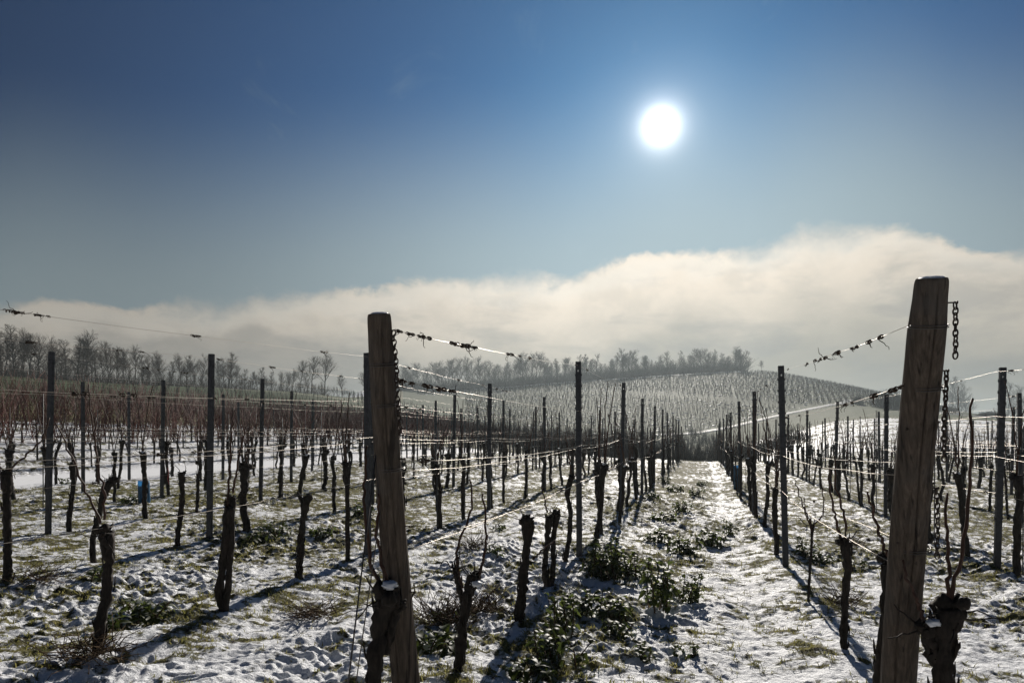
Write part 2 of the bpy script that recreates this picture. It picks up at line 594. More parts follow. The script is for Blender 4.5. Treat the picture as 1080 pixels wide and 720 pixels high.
def mat_farm_road():
    m, g, p = material("trodden_snow_road")
    geo = g.new('ShaderNodeNewGeometry')
    n = g.noise(geo.outputs['Position'], 0.9, 5, 0.6)
    g.put(p.inputs['Base Color'], g.mix(g.smooth(n, 0.40, 0.62), (0.66, 0.68, 0.70), (0.20, 0.19, 0.16)))
    p.inputs['Roughness'].default_value = 0.7
    p.inputs['Specular IOR Level'].default_value = 0.08
    return m


def mat_path():
    m, g, p = material("packed_snow")
    geo = g.new('ShaderNodeNewGeometry')
    n = g.noise(geo.outputs['Position'], 4, 5, 0.6)
    g.put(p.inputs['Base Color'], g.mix(g.smooth(n, 0.62, 0.75), (0.85, 0.87, 0.90), (0.42, 0.40, 0.34)))
    p.inputs['Roughness'].default_value = 0.6
    p.inputs['Specular IOR Level'].default_value = 0.10
    return m


def mat_wood():
    m, g, p = material("weathered_wood")
    tcn = g.new('ShaderNodeTexCoord')
    mp = g.new('ShaderNodeMapping')
    g.l.new(tcn.outputs['Object'], mp.inputs[0])
    mp.inputs['Scale'].default_value = (26, 26, 1.6)
    v = mp.outputs[0]
    n = g.noise(v, 2.6, 8, 0.68, 0.3)
    big = g.noise(tcn.outputs['Object'], 3.2, 4, 0.6)
    c = g.ramp(n, [(0.28, (0.034, 0.026, 0.020, 1)), (0.5, (0.088, 0.067, 0.050, 1)), (0.75, (0.165, 0.130, 0.100, 1))])
    mp3 = g.new('ShaderNodeMapping')
    g.l.new(tcn.outputs['Object'], mp3.inputs[0])
    mp3.inputs['Scale'].default_value = (30, 30, 0.9)
    c = g.mix(g.smooth(g.noise(mp3.outputs[0], 1.3, 3, 0.5, 0.2), 0.60, 0.68, 0.0, 0.8), c, (0.014, 0.010, 0.008))
    c = g.mix(g.smooth(big, 0.45, 0.75), c, (0.095, 0.084, 0.074))
    mp2 = g.new('ShaderNodeMapping')
    g.l.new(tcn.outputs['Object'], mp2.inputs[0])
    mp2.inputs['Scale'].default_value = (9, 9, 4.0)
    kn = g.new('ShaderNodeTexVoronoi')
    g.l.new(mp2.outputs[0], kn.inputs['Vector'])
    kn.inputs['Scale'].default_value = 0.9
    c = g.mix(g.smooth(kn.outputs['Distance'], 0.05, 0.16, 0.85, 0.0), c, (0.018, 0.012, 0.009))
    g.put(p.inputs['Base Color'], c)
    p.inputs['Roughness'].default_value = 0.8
    p.inputs['Specular IOR Level'].default_value = 0.25
    b = g.new('ShaderNodeBump')
    b.inputs['Strength'].default_value = 0.8
    b.inputs['Distance'].default_value = 0.006
    g.l.new(n, b.inputs['Height'])
    g.l.new(b.outputs[0], p.inputs['Normal'])
    return m


def mat_bark(name, c1, c2, sc=45, zs=0.3, rough=0.85, bump=0.008):
    m, g, p = material(name)
    tcn = g.new('ShaderNodeTexCoord')
    mp = g.new('ShaderNodeMapping')
    g.l.new(tcn.outputs['Object'], mp.inputs[0])
    mp.inputs['Scale'].default_value = (1, 1, zs)
    n = g.noise(mp.outputs[0], sc, 6, 0.65, 0.3)
    g.put(p.inputs['Base Color'], g.mix(g.smooth(n, 0.3, 0.7), c1, c2))
    p.inputs['Roughness'].default_value = rough
    p.inputs['Specular IOR Level'].default_value = 0.25
    b = g.new('ShaderNodeBump')
    b.inputs['Strength'].default_value = 0.9
    b.inputs['Distance'].default_value = bump
    g.l.new(n, b.inputs['Height'])
    g.l.new(b.outputs[0], p.inputs['Normal'])
    return m


def mat_plain(name, c, rough=0.7, metal=0.0, var=0.25, sc=30, spec=0.5):
    m, g, p = material(name)
    tcn = g.new('ShaderNodeTexCoord')
    n = g.noise(tcn.outputs['Object'], sc, 4, 0.6)
    lo = tuple(x * (1 - var) for x in c)
    hi = tuple(min(1, x * (1 + var)) for x in c)
    g.put(p.inputs['Base Color'], g.mix(g.smooth(n, 0.3, 0.7), lo, hi))
    p.inputs['Roughness'].default_value = rough
    p.inputs['Metallic'].default_value = metal
    p.inputs['Specular IOR Level'].default_value = spec
    return m


def mat_leaf(name, c1, c2, trans, snow=0.0):
    m, g, p = material(name)
    geo = g.new('ShaderNodeNewGeometry')
    n = g.noise(geo.outputs['Position'], 6, 3, 0.5)
    c = g.mix(n, c1, c2)
    if snow > 0:
        sx = g.new('ShaderNodeSeparateXYZ')
        g.l.new(geo.outputs['Normal'], sx.inputs[0])
        up = g.smooth(g.math('ADD', g.math('ABSOLUTE', sx.outputs[2]), g.math('MULTIPLY', g.noise(geo.outputs['Position'], 22, 3), 0.6)), 1.18, 1.32)
        c = g.mix(g.math('MULTIPLY', up, snow), c, (0.80, 0.83, 0.88))
    g.put(p.inputs['Base Color'], c)
    p.inputs['Roughness'].default_value = 0.5
    p.inputs['Specular IOR Level'].default_value = 0.14
    tr = g.new('ShaderNodeBsdfTranslucent')
    g.put(tr.inputs[0], g.mix(n, tuple(x * 2.2 for x in c1), tuple(x * 2.2 for x in c2)))
    mx = g.new('ShaderNodeMixShader')
    mx.inputs[0].default_value = trans
    g.l.new(p.outputs[0], mx.inputs[1])
    g.l.new(tr.outputs[0], mx.inputs[2])
    g.l.new(mx.outputs[0], g.n['Material Output'].inputs[0])
    return m


M_SNOW = mat_snow()
M_GROUND = mat_ground()
M_PATH = mat_path()
M_ROAD = mat_farm_road()
M_WOOD = mat_wood()
M_BARK = mat_bark("vine_bark", (0.010, 0.008, 0.006), (0.036, 0.027, 0.021))
M_CANE = mat_bark("vine_cane", (0.030, 0.014, 0.009), (0.075, 0.036, 0.023), 30, 0.4, 0.6, 0.001)
M_REDCANE = mat_plain("red_brown_cane", (0.085, 0.026, 0.018), 0.7, 0, 0.35, 3, 0.2)
M_TREE = mat_bark("tree_bark", (0.040, 0.032, 0.026), (0.085, 0.070, 0.056), 6, 0.4, 0.9, 0.02)
M_TWIG = mat_plain("tree_twig", (0.070, 0.054, 0.042), 0.9, 0, 0.2, 2, 0.15)
M_STEEL = mat_plain("galvanised_steel", (0.032, 0.034, 0.040), 0.62, 0.2, 0.35, 25)
M_WIRE = mat_plain("galvanised_wire", (0.36, 0.315, 0.265), 0.42, 0.85, 0.12, 14)
M_DARKWIRE = mat_plain("dark_wire", (0.10, 0.09, 0.085), 0.5, 0.7, 0.2, 14)
M_IRON = mat_plain("rusty_iron", (0.055, 0.040, 0.032), 0.65, 0.6, 0.4, 60)
M_TENDRIL = mat_plain("dry_tendril", (0.045, 0.032, 0.024), 0.9, 0, 0.3, 40, 0.1)
M_LEAF = mat_leaf("dark_leaf", (0.026, 0.040, 0.010), (0.058, 0.070, 0.017), 0.42, 0.25)
M_GRASS = mat_leaf("winter_grass", (0.085, 0.095, 0.022), (0.185, 0.160, 0.060), 0.5)
M_WEED = mat_plain("dead_weed", (0.085, 0.058, 0.034), 0.9, 0, 0.35, 20, 0.1)
M_BLUE = mat_leaf("blue_plastic", (0.060, 0.180, 0.300), (0.130, 0.270, 0.400), 0.55)
M_RED = mat_plain("red_plastic", (0.45, 0.06, 0.05), 0.5, 0, 0.1, 10)
M_BUSH = mat_plain("bush_twig", (0.050, 0.042, 0.032), 0.9, 0, 0.3, 2, 0.1)

# ================================================================== setting: ground
def build_ground():
    ang_f = np.radians(np.linspace(-54, 54, 1060))
    ang_b = np.radians(np.linspace(54, 306, 64))[1:-1]
    ang = np.concatenate([ang_f, ang_b])
    rs = [0.9]
    while rs[-1] < 950:
        r = rs[-1]
        rs.append(r * (1 + (0.0029 if r < 9 else 0.0040 if r < 16 else 0.012 if r < 60 else 0.02)))
    rs = np.array(rs)
    A, RR = np.meshgrid(ang, rs)
    X = np.sin(A) * RR; Y = np.cos(A) * RR
    Z = ground(X, Y)
    S = snowmask(X, Y)
    u = X - SH * Y
    G = sstep(-u, 36, 43) * (Y > 0) * (1 - sstep(Y, 140, 190))
    G = np.maximum(G, 0.95 * sstep(Y, 95, 115) * (X / np.maximum(Y, 5) > -0.16))
    nr, na = X.shape
    v = np.stack([X, Y, Z], -1).reshape(-1, 3)
    v = np.vstack([v, [[0, 0, float(ground(np.array([0.0]), np.array([0.01]))[0])]]])
    i, j = np.meshgrid(np.arange(nr - 1), np.arange(na), indexing='ij')
    q = np.stack([i * na + j, i * na + (j + 1) % na, (i + 1) * na + (j + 1) % na, (i + 1) * na + j], -1).reshape(-1, 4)
    q = q[:, ::-1]
    jj = np.arange(na)
    t = np.stack([jj, (jj + 1) % na, np.full(na, nr * na)], -1)
    me = np_mesh("ground", v, [t, q], M_GROUND)
    for nm, arr in (("snow", S), ("green", G)):
        a = me.attributes.new(nm, 'FLOAT', 'POINT')
        a.data.foreach_set('value', np.append(arr.ravel(), 0.8).astype(np.float32))
    o = link_mesh("ground", me)
    tag(o, "thin patchy snow over grassy vineyard soil and hills", kind='structure')
    return o


build_ground()


def gz(x, y):
    return float(ground(np.array([float(x)]), np.array([float(y)]))[0])


def tz(x, y):
    return float(terr(np.array([float(x)]), np.array([float(y)]))[0])


def strip(name, pts, width, label, lift=0.03, mat=None, seg=1.0, flat=True):
    """a path laid on the land along a polyline of (x, y)"""
    P = np.array(pts, dtype=float)
    L = np.concatenate([[0], np.cumsum(np.linalg.norm(np.diff(P, axis=0), axis=1))])
    s = np.arange(0, L[-1], seg)
    c = np.stack([np.interp(s, L, P[:, 0]), np.interp(s, L, P[:, 1])], -1)
    t = np.gradient(c, axis=0); t /= np.linalg.norm(t, axis=1)[:, None]
    nrm = np.stack([t[:, 1], -t[:, 0]], -1)
    k = 9
    o = np.linspace(-1, 1, k)
    wob = 1 + 0.10 * fbm(s, s * 0 + 3.3, 4.0, 3)
    XY = c[:, None, :] + nrm[:, None, :] * (o[None, :, None] * width / 2) * wob[:, None, None]
    Z = ground(XY[..., 0], XY[..., 1]) + lift
    rut = -0.02 * (np.exp(-((np.abs(o) - 0.5) / 0.16) ** 2))
    Z += rut[None, :]
    Z[:, 0] -= lift + 0.06; Z[:, -1] -= lift + 0.06
    v = np.concatenate([XY, Z[..., None]], -1).reshape(-1, 3)
    i, j = np.meshgrid(np.arange(len(s) - 1), np.arange(k - 1), indexing='ij')
    q = np.stack([i * k + j, i * k + j + 1, (i + 1) * k + j + 1, (i + 1) * k + j], -1).reshape(-1, 4)
    ob = link_mesh(name, np_mesh(name, v, q, mat or M_PATH))
    tag(ob, label, kind='structure')
    return ob


def at(px, d):
    return ((px - CX) / FPX * d, d)


strip("snowy_track", [(-15.2 + SH * y, y) for y in np.arange(2, 75, 1.0)], 2.1,
      "snow covered track running between the two vineyard blocks", 0.03)
strip("farm_road", [at(690, 118), at(735, 121), at(780, 128), at(840, 142), at(885, 158), at(905, 172)], 1.9,
      "snowy farm road climbing past the foot of the vineyard hill", 0.10, M_ROAD, seg=1.5)
strip("field_path", [at(955, 168), at(1000, 150), at(1080, 142), at(1160, 138)], 3.0,
      "white field path below the hill on the valley side", 0.10, M_ROAD, seg=1.5)
strip("hill_path", [at(500, 247), at(560, 248), at(640, 247), at(720, 247), at(785, 246)], 4.0,
      "snowy path along the foot of the hilltop trees", 0.12, seg=2.0)


def pt(px, py, d):
    """point seen at (px, py) of the 1080 px photograph, d metres ahead"""
    return np.array([(px - CX) / FPX * d, d, EYE + (HY - py) / FPX * d])


# ================================================================== rows of the vineyard
ORD = ['first', 'second', 'third', 'fourth', 'fifth', 'sixth', 'seventh', 'eighth', 'ninth', 'tenth', 'eleventh', 'twelfth']
ROWS = {}
for k in range(7):
    ROWS[-1 - k] = -1.29 - 2.07 * k
for k in range(9):
    ROWS[1 + k] = 0.84 + 2.12 * k


def row_words(r):
    if r == -1: return "row of the left wooden post"
    if r == 1: return "row of the right wooden post"
    if r < 0: return ORD[-r - 2] + " row left of the left wooden post"
    return ORD[r - 2] + " row right of the right wooden post"


def in_frame(x, y, z, m=25):
    if y < 0.8: return False
    px = CX + FPX * x / y
    py = HY - FPX * (z - EYE) / y
    return -m < px < 1080 + m and py < 735


# ------------------------------------------------------------------ wooden end posts
def end_post(base, top, radii, seed, label, crack_at):
    rg = np.random.default_rng(seed)
    base = np.array(base, float); top = np.array(top, float)
    root = empty("end_post", base)
    tag(root, label, "wooden post", "wooden end posts")
    ax = top - base
    L = np.linalg.norm(ax); axn = ax / L
    low = -0.45
    n, k = 110, 200
    s = np.concatenate([np.linspace(low, L - 0.05, n - 6), L - np.array([0.036, 0.024, 0.014, 0.007, 0.002, 0.0])])
    rr = np.interp(s / L, [-0.3, 0.0, 0.5, 0.9, 0.965, 1.0], [radii[0], radii[0], radii[1], radii[2], radii[3], radii[3]])
    rr[-6:] *= np.array([0.995, 0.985, 0.97, 0.945, 0.91, 0.86])
    a = np.linspace(0, 2 * np.pi, k, endpoint=False)
    Sg, Ag = np.meshgrid(s, a, indexing='ij')
    rad = rr[:, None] * np.ones_like(Ag)
    rad *= 1 + 0.055 * fbm(np.cos(Ag) * 1.3 + 5, Sg * 1.1 + np.sin(Ag) * 1.3 + seed, 1.0, 3)
    rad += 0.0032 * fbm(Ag * 9, Sg * 1.2 + seed, 1.0, 3)
    for (ca, s0, s1, dp, wd, sl_) in crack_at:                 # long drying checks
        cen = ca + sl_ * (Sg - s0) + 0.05 * np.sin(Sg * 7 + ca)
        wd = wd * 1.3
        dd = (Ag - cen + np.pi) % (2 * np.pi) - np.pi
        rad -= dp * np.exp(-(dd / wd) ** 2) * sstep(Sg, s0, s0 + 0.12) * (1 - sstep(Sg, s1 - 0.15, s1))
    u = np.cross(axn, [0, 1, 0]); u /= np.linalg.norm(u)
    b = np.cross(axn, u)
    bow = 0.012 * np.sin(np.clip(s / L, 0, 1) * np.pi)
    V = (s[:, None, None] * axn + bow[:, None, None] * u) + rad[..., None] * (np.cos(Ag)[..., None] * u + np.sin(Ag)[..., None] * b)
    i, j = np.meshgrid(np.arange(n - 1), np.arange(k), indexing='ij')
    q = np.stack([i * k + j, i * k + (j + 1) % k, (i + 1) * k + (j + 1) % k, (i + 1) * k + j], -1).reshape(-1, 4)
    v = np.vstack([V.reshape(-1, 3), ax * 0.999])
    jj = np.arange(k)
    t = np.stack([(n - 1) * k + jj, (n - 1) * k + (jj + 1) % k, np.full(k, n * k)], -1)
    link_mesh("shaft", np_mesh("end_post_shaft", v, [t, q], M_WOOD), root)
    # snow lying on the sawn top
    m = MB()
    kk = 40
    ph = np.linspace(0, 2 * np.pi, kk, endpoint=False)
    rings = [(0.86, -0.004), (0.84, 0.001), (0.72, 0.0045), (0.5, 0.006), (0.2, 0.0065)]
    vv = []
    for f, hgt in rings:
        w_ = f * radii[3] * 0.90 * (1 + 0.07 * fbm(np.cos(ph) * 2 + seed, np.sin(ph) * 2, 1.0, 2))
        hh = hgt + 0.004 * fbm(np.cos(ph) * 3 * f + 9, np.sin(ph) * 3 * f + seed, 1.0, 2)
        vv.append(ax + (np.cos(ph) * w_)[:, None] * u + (np.sin(ph) * w_)[:, None] * b + hh[:, None] * axn)
    vv = np.vstack(vv + [[ax + 0.0065 * axn]])
    i, j = np.meshgrid(np.arange(len(rings) - 1), np.arange(kk), indexing='ij')
    q = np.stack([i * kk + j, i * kk + (j + 1) % kk, (i + 1) * kk + (j + 1) % kk, (i + 1) * kk + j], -1).reshape(-1, 4)
    jj = np.arange(kk); last = (len(rings) - 1) * kk
    m.add(vv, np.stack([last + jj, last + (jj + 1) % kk, np.full(kk, len(rings) * kk)], -1), q)
    m.build("snow_cap", M_SNOW, root)

    def axis(z):                                               # local point on the axis at height z
        f = (z - base[2]) / (top[2] - base[2])
        return ax * f
    def rad_at(z):
        return float(np.interp((z - base[2]) / (top[2] - base[2]), [0, 0.5, 0.9, 1.0], [radii[0], radii[1], radii[2], radii[3]]))
    def band(z, r=0.0022, turns=1.6, tilt=0.012):
        mm = MB()
        aa = np.linspace(0, 2 * np.pi * turns, int(34 * turns))
        rad_ = rad_at(z) * 1.045 + 0.001
        p = axis(z) + rad_ * (np.cos(aa)[:, None] * u + np.sin(aa)[:, None] * b) + (np.sin(aa * 0.5 + 1) * tilt * 0.4)[:, None] * axn
        mm.tube(p, r, 5)
        mm.build("wire_band", M_DARKWIRE, root)
    def nail(z, dirv, length=0.03):
        mm = MB()
        dirv = np.array(dirv, float); dirv /= np.linalg.norm(dirv)
        p0 = axis(z) + dirv * (rad_at(z) - 0.01)
        p1 = axis(z) + dirv * (rad_at(z) + length)
        mm.tube([p0, p1], 0.0028, 6)
        mm.tube([p1 - dirv * 0.001, p1 + dirv * 0.003], 0.006, 8)
        mm.build("nail", M_IRON, root)
        return base + p1 - dirv * 0.006
    return root, axis, rad_at, band, nail, base, u, b


PB = -np.pi / 2   # angle of the side that faces the camera (b points along... resolved by the cracks below)
LP = end_post((-0.443, 2.965, gz(-0.443, 2.965)), (-0.529, 2.72, 1.86), (0.060, 0.055, 0.050, 0.047), 3,
              "slimmer leaning round wooden end post with snow dusted top and one chain",
              [(1.2, -0.2, 1.1, 0.006, 0.05, 0.10), (1.9, 0.5, 1.75, 0.007, 0.04, -0.05), (0.5, 0.2, 1.5, 0.006, 0.05, 0.05), (4.6, 0, 1.7, 0.01, 0.06, 0), (1.55, 0.9, 1.8, 0.004, 0.035, 0.05)])
RP = end_post((1.652, 2.945, gz(1.652, 2.945)), (1.544, 2.51, 1.955), (0.066, 0.066, 0.063, 0.055), 8,
              "thicker cracked wooden end post with snowy top and hanging chains",
              [(1.35, 0.6, 1.98, 0.012, 0.035, 0.06), (2.1, 0.9, 1.7, 0.009, 0.04, -0.12), (0.8, -0.2, 1.2, 0.008, 0.05, 0.08), (4.8, 0, 1.8, 0.01, 0.06, 0), (1.75, -0.3, 0.9, 0.006, 0.04, 0.1)])
for z in (1.66, 1.50, 1.24): LP[3](z)
for z in (1.785, 1.56, 0.93): RP[3](z)


# ------------------------------------------------------------------ chains
def chain(p, n, label, link=0.028, r=0.0031, sway=0.0, seed=1):
    rg = np.random.default_rng(seed)
    o_p = np.array(p)
    m = MB()
    c = np.zeros(3)
    step = link * 0.72
    for i in range(n):
        a = np.linspace(0, 2 * np.pi, 15)[:-1]
        lx = np.sign(np.cos(a)) * np.abs(np.cos(a)) ** 0.8 * link * 0.30
        lz = np.sin(a) * link * 0.5
        yaw = (i % 2) * np.pi / 2 + 0.5 + rg.uniform(-0.25, 0.25)
        tilt = rg.uniform(-0.12, 0.12)
        P = np.stack([lx * np.cos(yaw) + lz * tilt, lx * np.sin(yaw), lz], -1) + c
        P = np.vstack([P, P[:1]])
        m.tube(P, r, 6, cap=False)
        c = c + np.array([rg.uniform(-0.0015, 0.0015) + sway, rg.uniform(-0.001, 0.001), -step])
    o = m.build("chain", M_IRON)
    o.location = o_p
    tag(o, label, "chain", "chains hanging on the end posts")
    return o


ux = np.array([1.0, -0.25, 0])
n1_ = RP[4](1.865, ux); chain(n1_ + np.array([0, 0, -0.012]), 10, "short chain hanging free from the top nail of the thicker wooden post", 0.028, seed=2)
n2_ = RP[4](1.620, ux, 0.016); chain(n2_ + np.array([0, 0, -0.012]), 18, "long chain against the upper side of the thicker wooden post", 0.026, 0.0034, -0.0009, seed=3)
n3_ = RP[4](1.170, (1, -0.1, 0), 0.020); chain(n3_ + np.array([0, 0, -0.012]), 14, "lowest chain hanging below the middle of the thicker wooden post", 0.027, 0.0028, 0.0, seed=4)
n4_ = LP[4](1.795, (1, -0.1, 0), 0.012); chain(n4_ + np.array([0, 0, -0.012]), 22, "rusty chain hanging down beside the slimmer wooden post", 0.026, 0.0029, 0.0012, seed=5)
for z in (1.60, 1.28, 1.0, 0.72): LP[4](z, (0.95, -0.3, 0), 0.012)
for z in (1.40, 0.95): RP[4](z, (-0.9, -0.45, 0), 0.012)


# ------------------------------------------------------------------ galvanised steel posts
def steel_post_mesh(seed):
    rg = np.random.default_rng(seed)
    m = MB()
    w, dpt, lip, t = 0.056, 0.034, 0.012, 0.0035
    z0, z1 = -0.45, 2.07
    hz0, hz1 = 1.965, 1.985
    def wall(x0, y0, x1, y1, a, b_):
        cx_, cy_ = (x0 + x1) / 2, (y0 + y1) / 2
        m.box((cx_, cy_, (a + b_) / 2), (abs(x1 - x0) + (t if x0 == x1 else 0), abs(y1 - y0) + (t if y0 == y1 else 0), b_ - a))
    # web in three strips, the middle one cut open by a hole near the top
    s = 0.011
    wall(-w / 2, 0, -s / 2, 0, z0, z1)
    wall(s / 2, 0, w / 2, 0, z0, z1)
    wall(-s / 2, 0, s / 2, 0, z0, hz0)
    wall(-s / 2, 0, s / 2, 0, hz1, z1 - 0.0005)
    for sx in (-1, 1):
        x = sx * (w / 2 - t / 2)
        wall(x, t / 2, x, dpt, z0, z1 - 0.001)
        wall(x, dpt + t / 2, x - sx * lip, dpt + t / 2, z0, z1 - 0.002)
        for z in np.arange(0.55, 2.02, 0.115):                 # hooks for the wires
            m.box((sx * (w / 2 + 0.004), dpt * 0.5, z), (0.0078, 0.010, 0.018))
            m.box((sx * (w / 2 + 0.0095), dpt * 0.5, z + 0.008), (0.0030, 0.010, 0.028))
    return m.mesh("steel_post", M_STEEL, smooth=False)


POST_ME = [steel_post_mesh(i) for i in range(2)]
POST_D = {-1: (7.1, 3.62), -2: (6.83, 3.85), -3: (7.49, 3.7), -4: (7.8, 3.75), -5: (8.3, 3.75), -6: (9.0, 3.8), -7: (8.7, 3.8),
          1: (6.92, 4.35), 2: (6.86, 4.2), 3: (6.6, 4.3), 4: (7.6, 4.2), 5: (7.0, 4.2), 6: (7.9, 4.2), 7: (7.2, 4.2), 8: (7.7, 4.2), 9: (8.0, 4.2)}
ROW_END = {-1: 62, -2: 60, -3: 58, -4: 56, -5: 55, -6: 52, -7: 52, 1: 62, 2: 46, 3: 44, 4: 42, 5: 40, 6: 40, 7: 39, 8: 39, 9: 38}
POSTS = {}
for r, u in ROWS.items():
    d0, st = POST_D[r]
    POSTS[r] = []
    k = 0
    d = d0
    rg = np.random.default_rng(100 + r)
    while d < ROW_END[r]:
        x = u + SH * d
        z = tz(x, d)
        zz = gz(x, d)
        hgt = rg.uniform(-0.06, 0.06) if k else 0.0
        POSTS[r].append((x, d, z + hgt))
        if in_frame(x, d, z + 0.3, 120):
            k += 1
            o = link_mesh("steel_post", POST_ME[k % 2])
            o.location = (x, d, z + hgt)
            o.rotation_euler = (R(rg.normal(0, 0.5)), R(rg.normal(0, 0.6)), -math.atan(SH) + rg.uniform(-0.08, 0.08))
            if k <= 5 and in_frame(x, d, z + 1):
                lab = "grey steel post, %s along the %s" % (ORD[k - 1], row_words(r))
            else:
                lab = "thin distant steel post far along the %s" % row_words(r)
            tag(o, lab, "steel post", "steel posts of the trellis")
        d += st * (1 + rg.uniform(-0.02, 0.02)) if d > d0 + 0.1 else st


# ------------------------------------------------------------------ vines
def trunk_mb(pts, r0, rg, head=1.0, k=14, knots=5, n=26, mb=None, top_blob=True):
    """gnarled trunk along control points with a swollen pruned head"""
    m = mb or MB()
    pts = np.array(pts, float)
    L = np.concatenate([[0], np.cumsum(np.linalg.norm(np.diff(pts, axis=0), axis=1))])
    s = np.linspace(0, L[-1], n)
    # smooth interpolation through the control points
    P = np.stack([np.interp(s, L, pts[:, i]) for i in range(3)], -1)
    for _ in range(3):
        P[1:-1] = (P[:-2] + 2 * P[1:-1] + P[2:]) / 4
    P[1:-1, :2] += rg.normal(0, r0 * 0.10, (n - 2, 2))
    f = s / L[-1]
    r0 = r0 * 0.80
    rad = r0 * (1.0 + 0.25 * np.exp(-f / 0.07) - 0.10 * f)
    for _ in range(knots):
        c = rg.uniform(0.15, 0.9)
        rad *= 1 + rg.uniform(-0.08, 0.20) * np.exp(-((f - c) / rg.uniform(0.03, 0.08)) ** 2)
    rad *= 1 + (0.45 * head) * sstep(f, 0.80, 0.95)
    m.tube(P, rad, k, 0.20, rg)
    tip = P[-1]
    if top_blob:
        for _ in range(int(3 + 3 * head)):
            o = rg.normal(0, 1, 3) * np.array([0.75, 0.75, 0.55]) * r0 * 0.8 * head
            m.blob(tip + o, r0 * rg.uniform(0.55, 0.95) * (0.75 + 0.35 * head), rg, 0.24, 6, 9)
        for _ in range(3):
            a = rg.uniform(0, 2 * np.pi)
            dv = np.array([math.cos(a), math.sin(a), rg.uniform(0.2, 1.2)])
            dv /= np.linalg.norm(dv)
            p0 = tip + dv * r0 * 0.5
            m.tube([p0, p0 + dv * r0 * rg.uniform(1.2, 2.2)], [r0 * 0.36, r0 * 0.24], 7, 0.15, rg)
        for _ in range(3):                                         # thin dry spurs left after pruning
            a = rg.uniform(0, 2 * np.pi)
            dv = np.array([math.cos(a), math.sin(a), rg.uniform(-0.2, 1.0)])
            q_ = [tip - np.array([0, 0, r0 * rg.uniform(0, 1.5)])]
            for _ in range(5):
                dv = dv + rg.normal(0, 0.35, 3); dv /= np.linalg.norm(dv)
                q_.append(q_[-1] + dv * rg.uniform(0.020, 0.045))
            m.tube(q_, np.linspace(0.0045, 0.0022, 6), 5)
    return m, tip


def bark_flakes(m, pts, r0, rg, count):
    """loose strips of bark lifting from the trunk"""
    pts = np.array(pts, float)
    for _ in range(count):
        i = rg.integers(0, len(pts) - 1)
        f = rg.random()
        p = pts[i] * (1 - f) + pts[i + 1] * f
        a = rg.uniform(0, 2 * np.pi)
        o = np.array([math.cos(a), math.sin(a), 0])
        q0 = p + o * r0 * 0.92
        q1 = q0 + np.array([0, 0, rg.uniform(0.03, 0.09)]) + o * r0 * rg.uniform(0.05, 0.30)
        m.tube([q0, (q0 + q1) / 2 + o * 0.002, q1], [0.004, 0.006, 0.002], 5, 0.3, rg)


def cane_mb(pts, r0, r1, rg, k=6, n=14, nodes=True):
    m = MB()
    pts = np.array(pts, float)
    L = np.concatenate([[0], np.cumsum(np.linalg.norm(np.diff(pts, axis=0), axis=1))])
    s = np.linspace(0, L[-1], n)
    P = np.stack([np.interp(s, L, pts[:, i]) for i in range(3)], -1)
    for _ in range(2):
        P[1:-1] = (P[:-2] + 2 * P[1:-1] + P[2:]) / 4
    if n > 6:
        P[1:-1] += rg.normal(0, 0.004, (n - 2, 3))
    rad = np.linspace(r0, r1, n)
    if nodes: rad = rad * (1 + 0.22 * (np.arange(n) % 2))
    m.tube(P, rad, k)
    return m


def cane_path(start, rg, length, lean=0.25, curl=0.3):
    a = rg.uniform(0, 2 * np.pi)
    dv = np.array([math.cos(a) * lean, math.sin(a) * lean, 1.0]); dv /= np.linalg.norm(dv)
    c = np.array([rg.normal(0, curl), rg.normal(0, curl), 0.0])
    P = [np.array(start)]
    n = 6
    for i in range(n):
        dv = dv + c * 0.18 + np.array([0, 0, 0.05]); dv /= np.linalg.norm(dv)
        P.append(P[-1] + dv * length / n)
    return P


def finish_vine(name, trunk, canes, snow_at=None, rg=None, stake=None):
    root = empty(name)
    trunk.build("trunk", M_BARK, root)
    for c in canes:
        c.build("cane", M_CANE, root)
    if stake is not None:
        stake.build("stake", M_STEEL, root)
    if snow_at is not None:
        m = MB()
        c, r = snow_at
        m.blob(np.array(c) - np.array([0, 0, r * 0.45]), np.array([0.85, 0.7, 0.42]) * r, rg, 0.28, 8, 13)
        m.build("snow_cap", M_SNOW, root)
    return root


LOOKS = ["knob headed", "forked", "slender", "thick gnarled", "leaning", "bare stub headed", "twisted", "crook necked"]


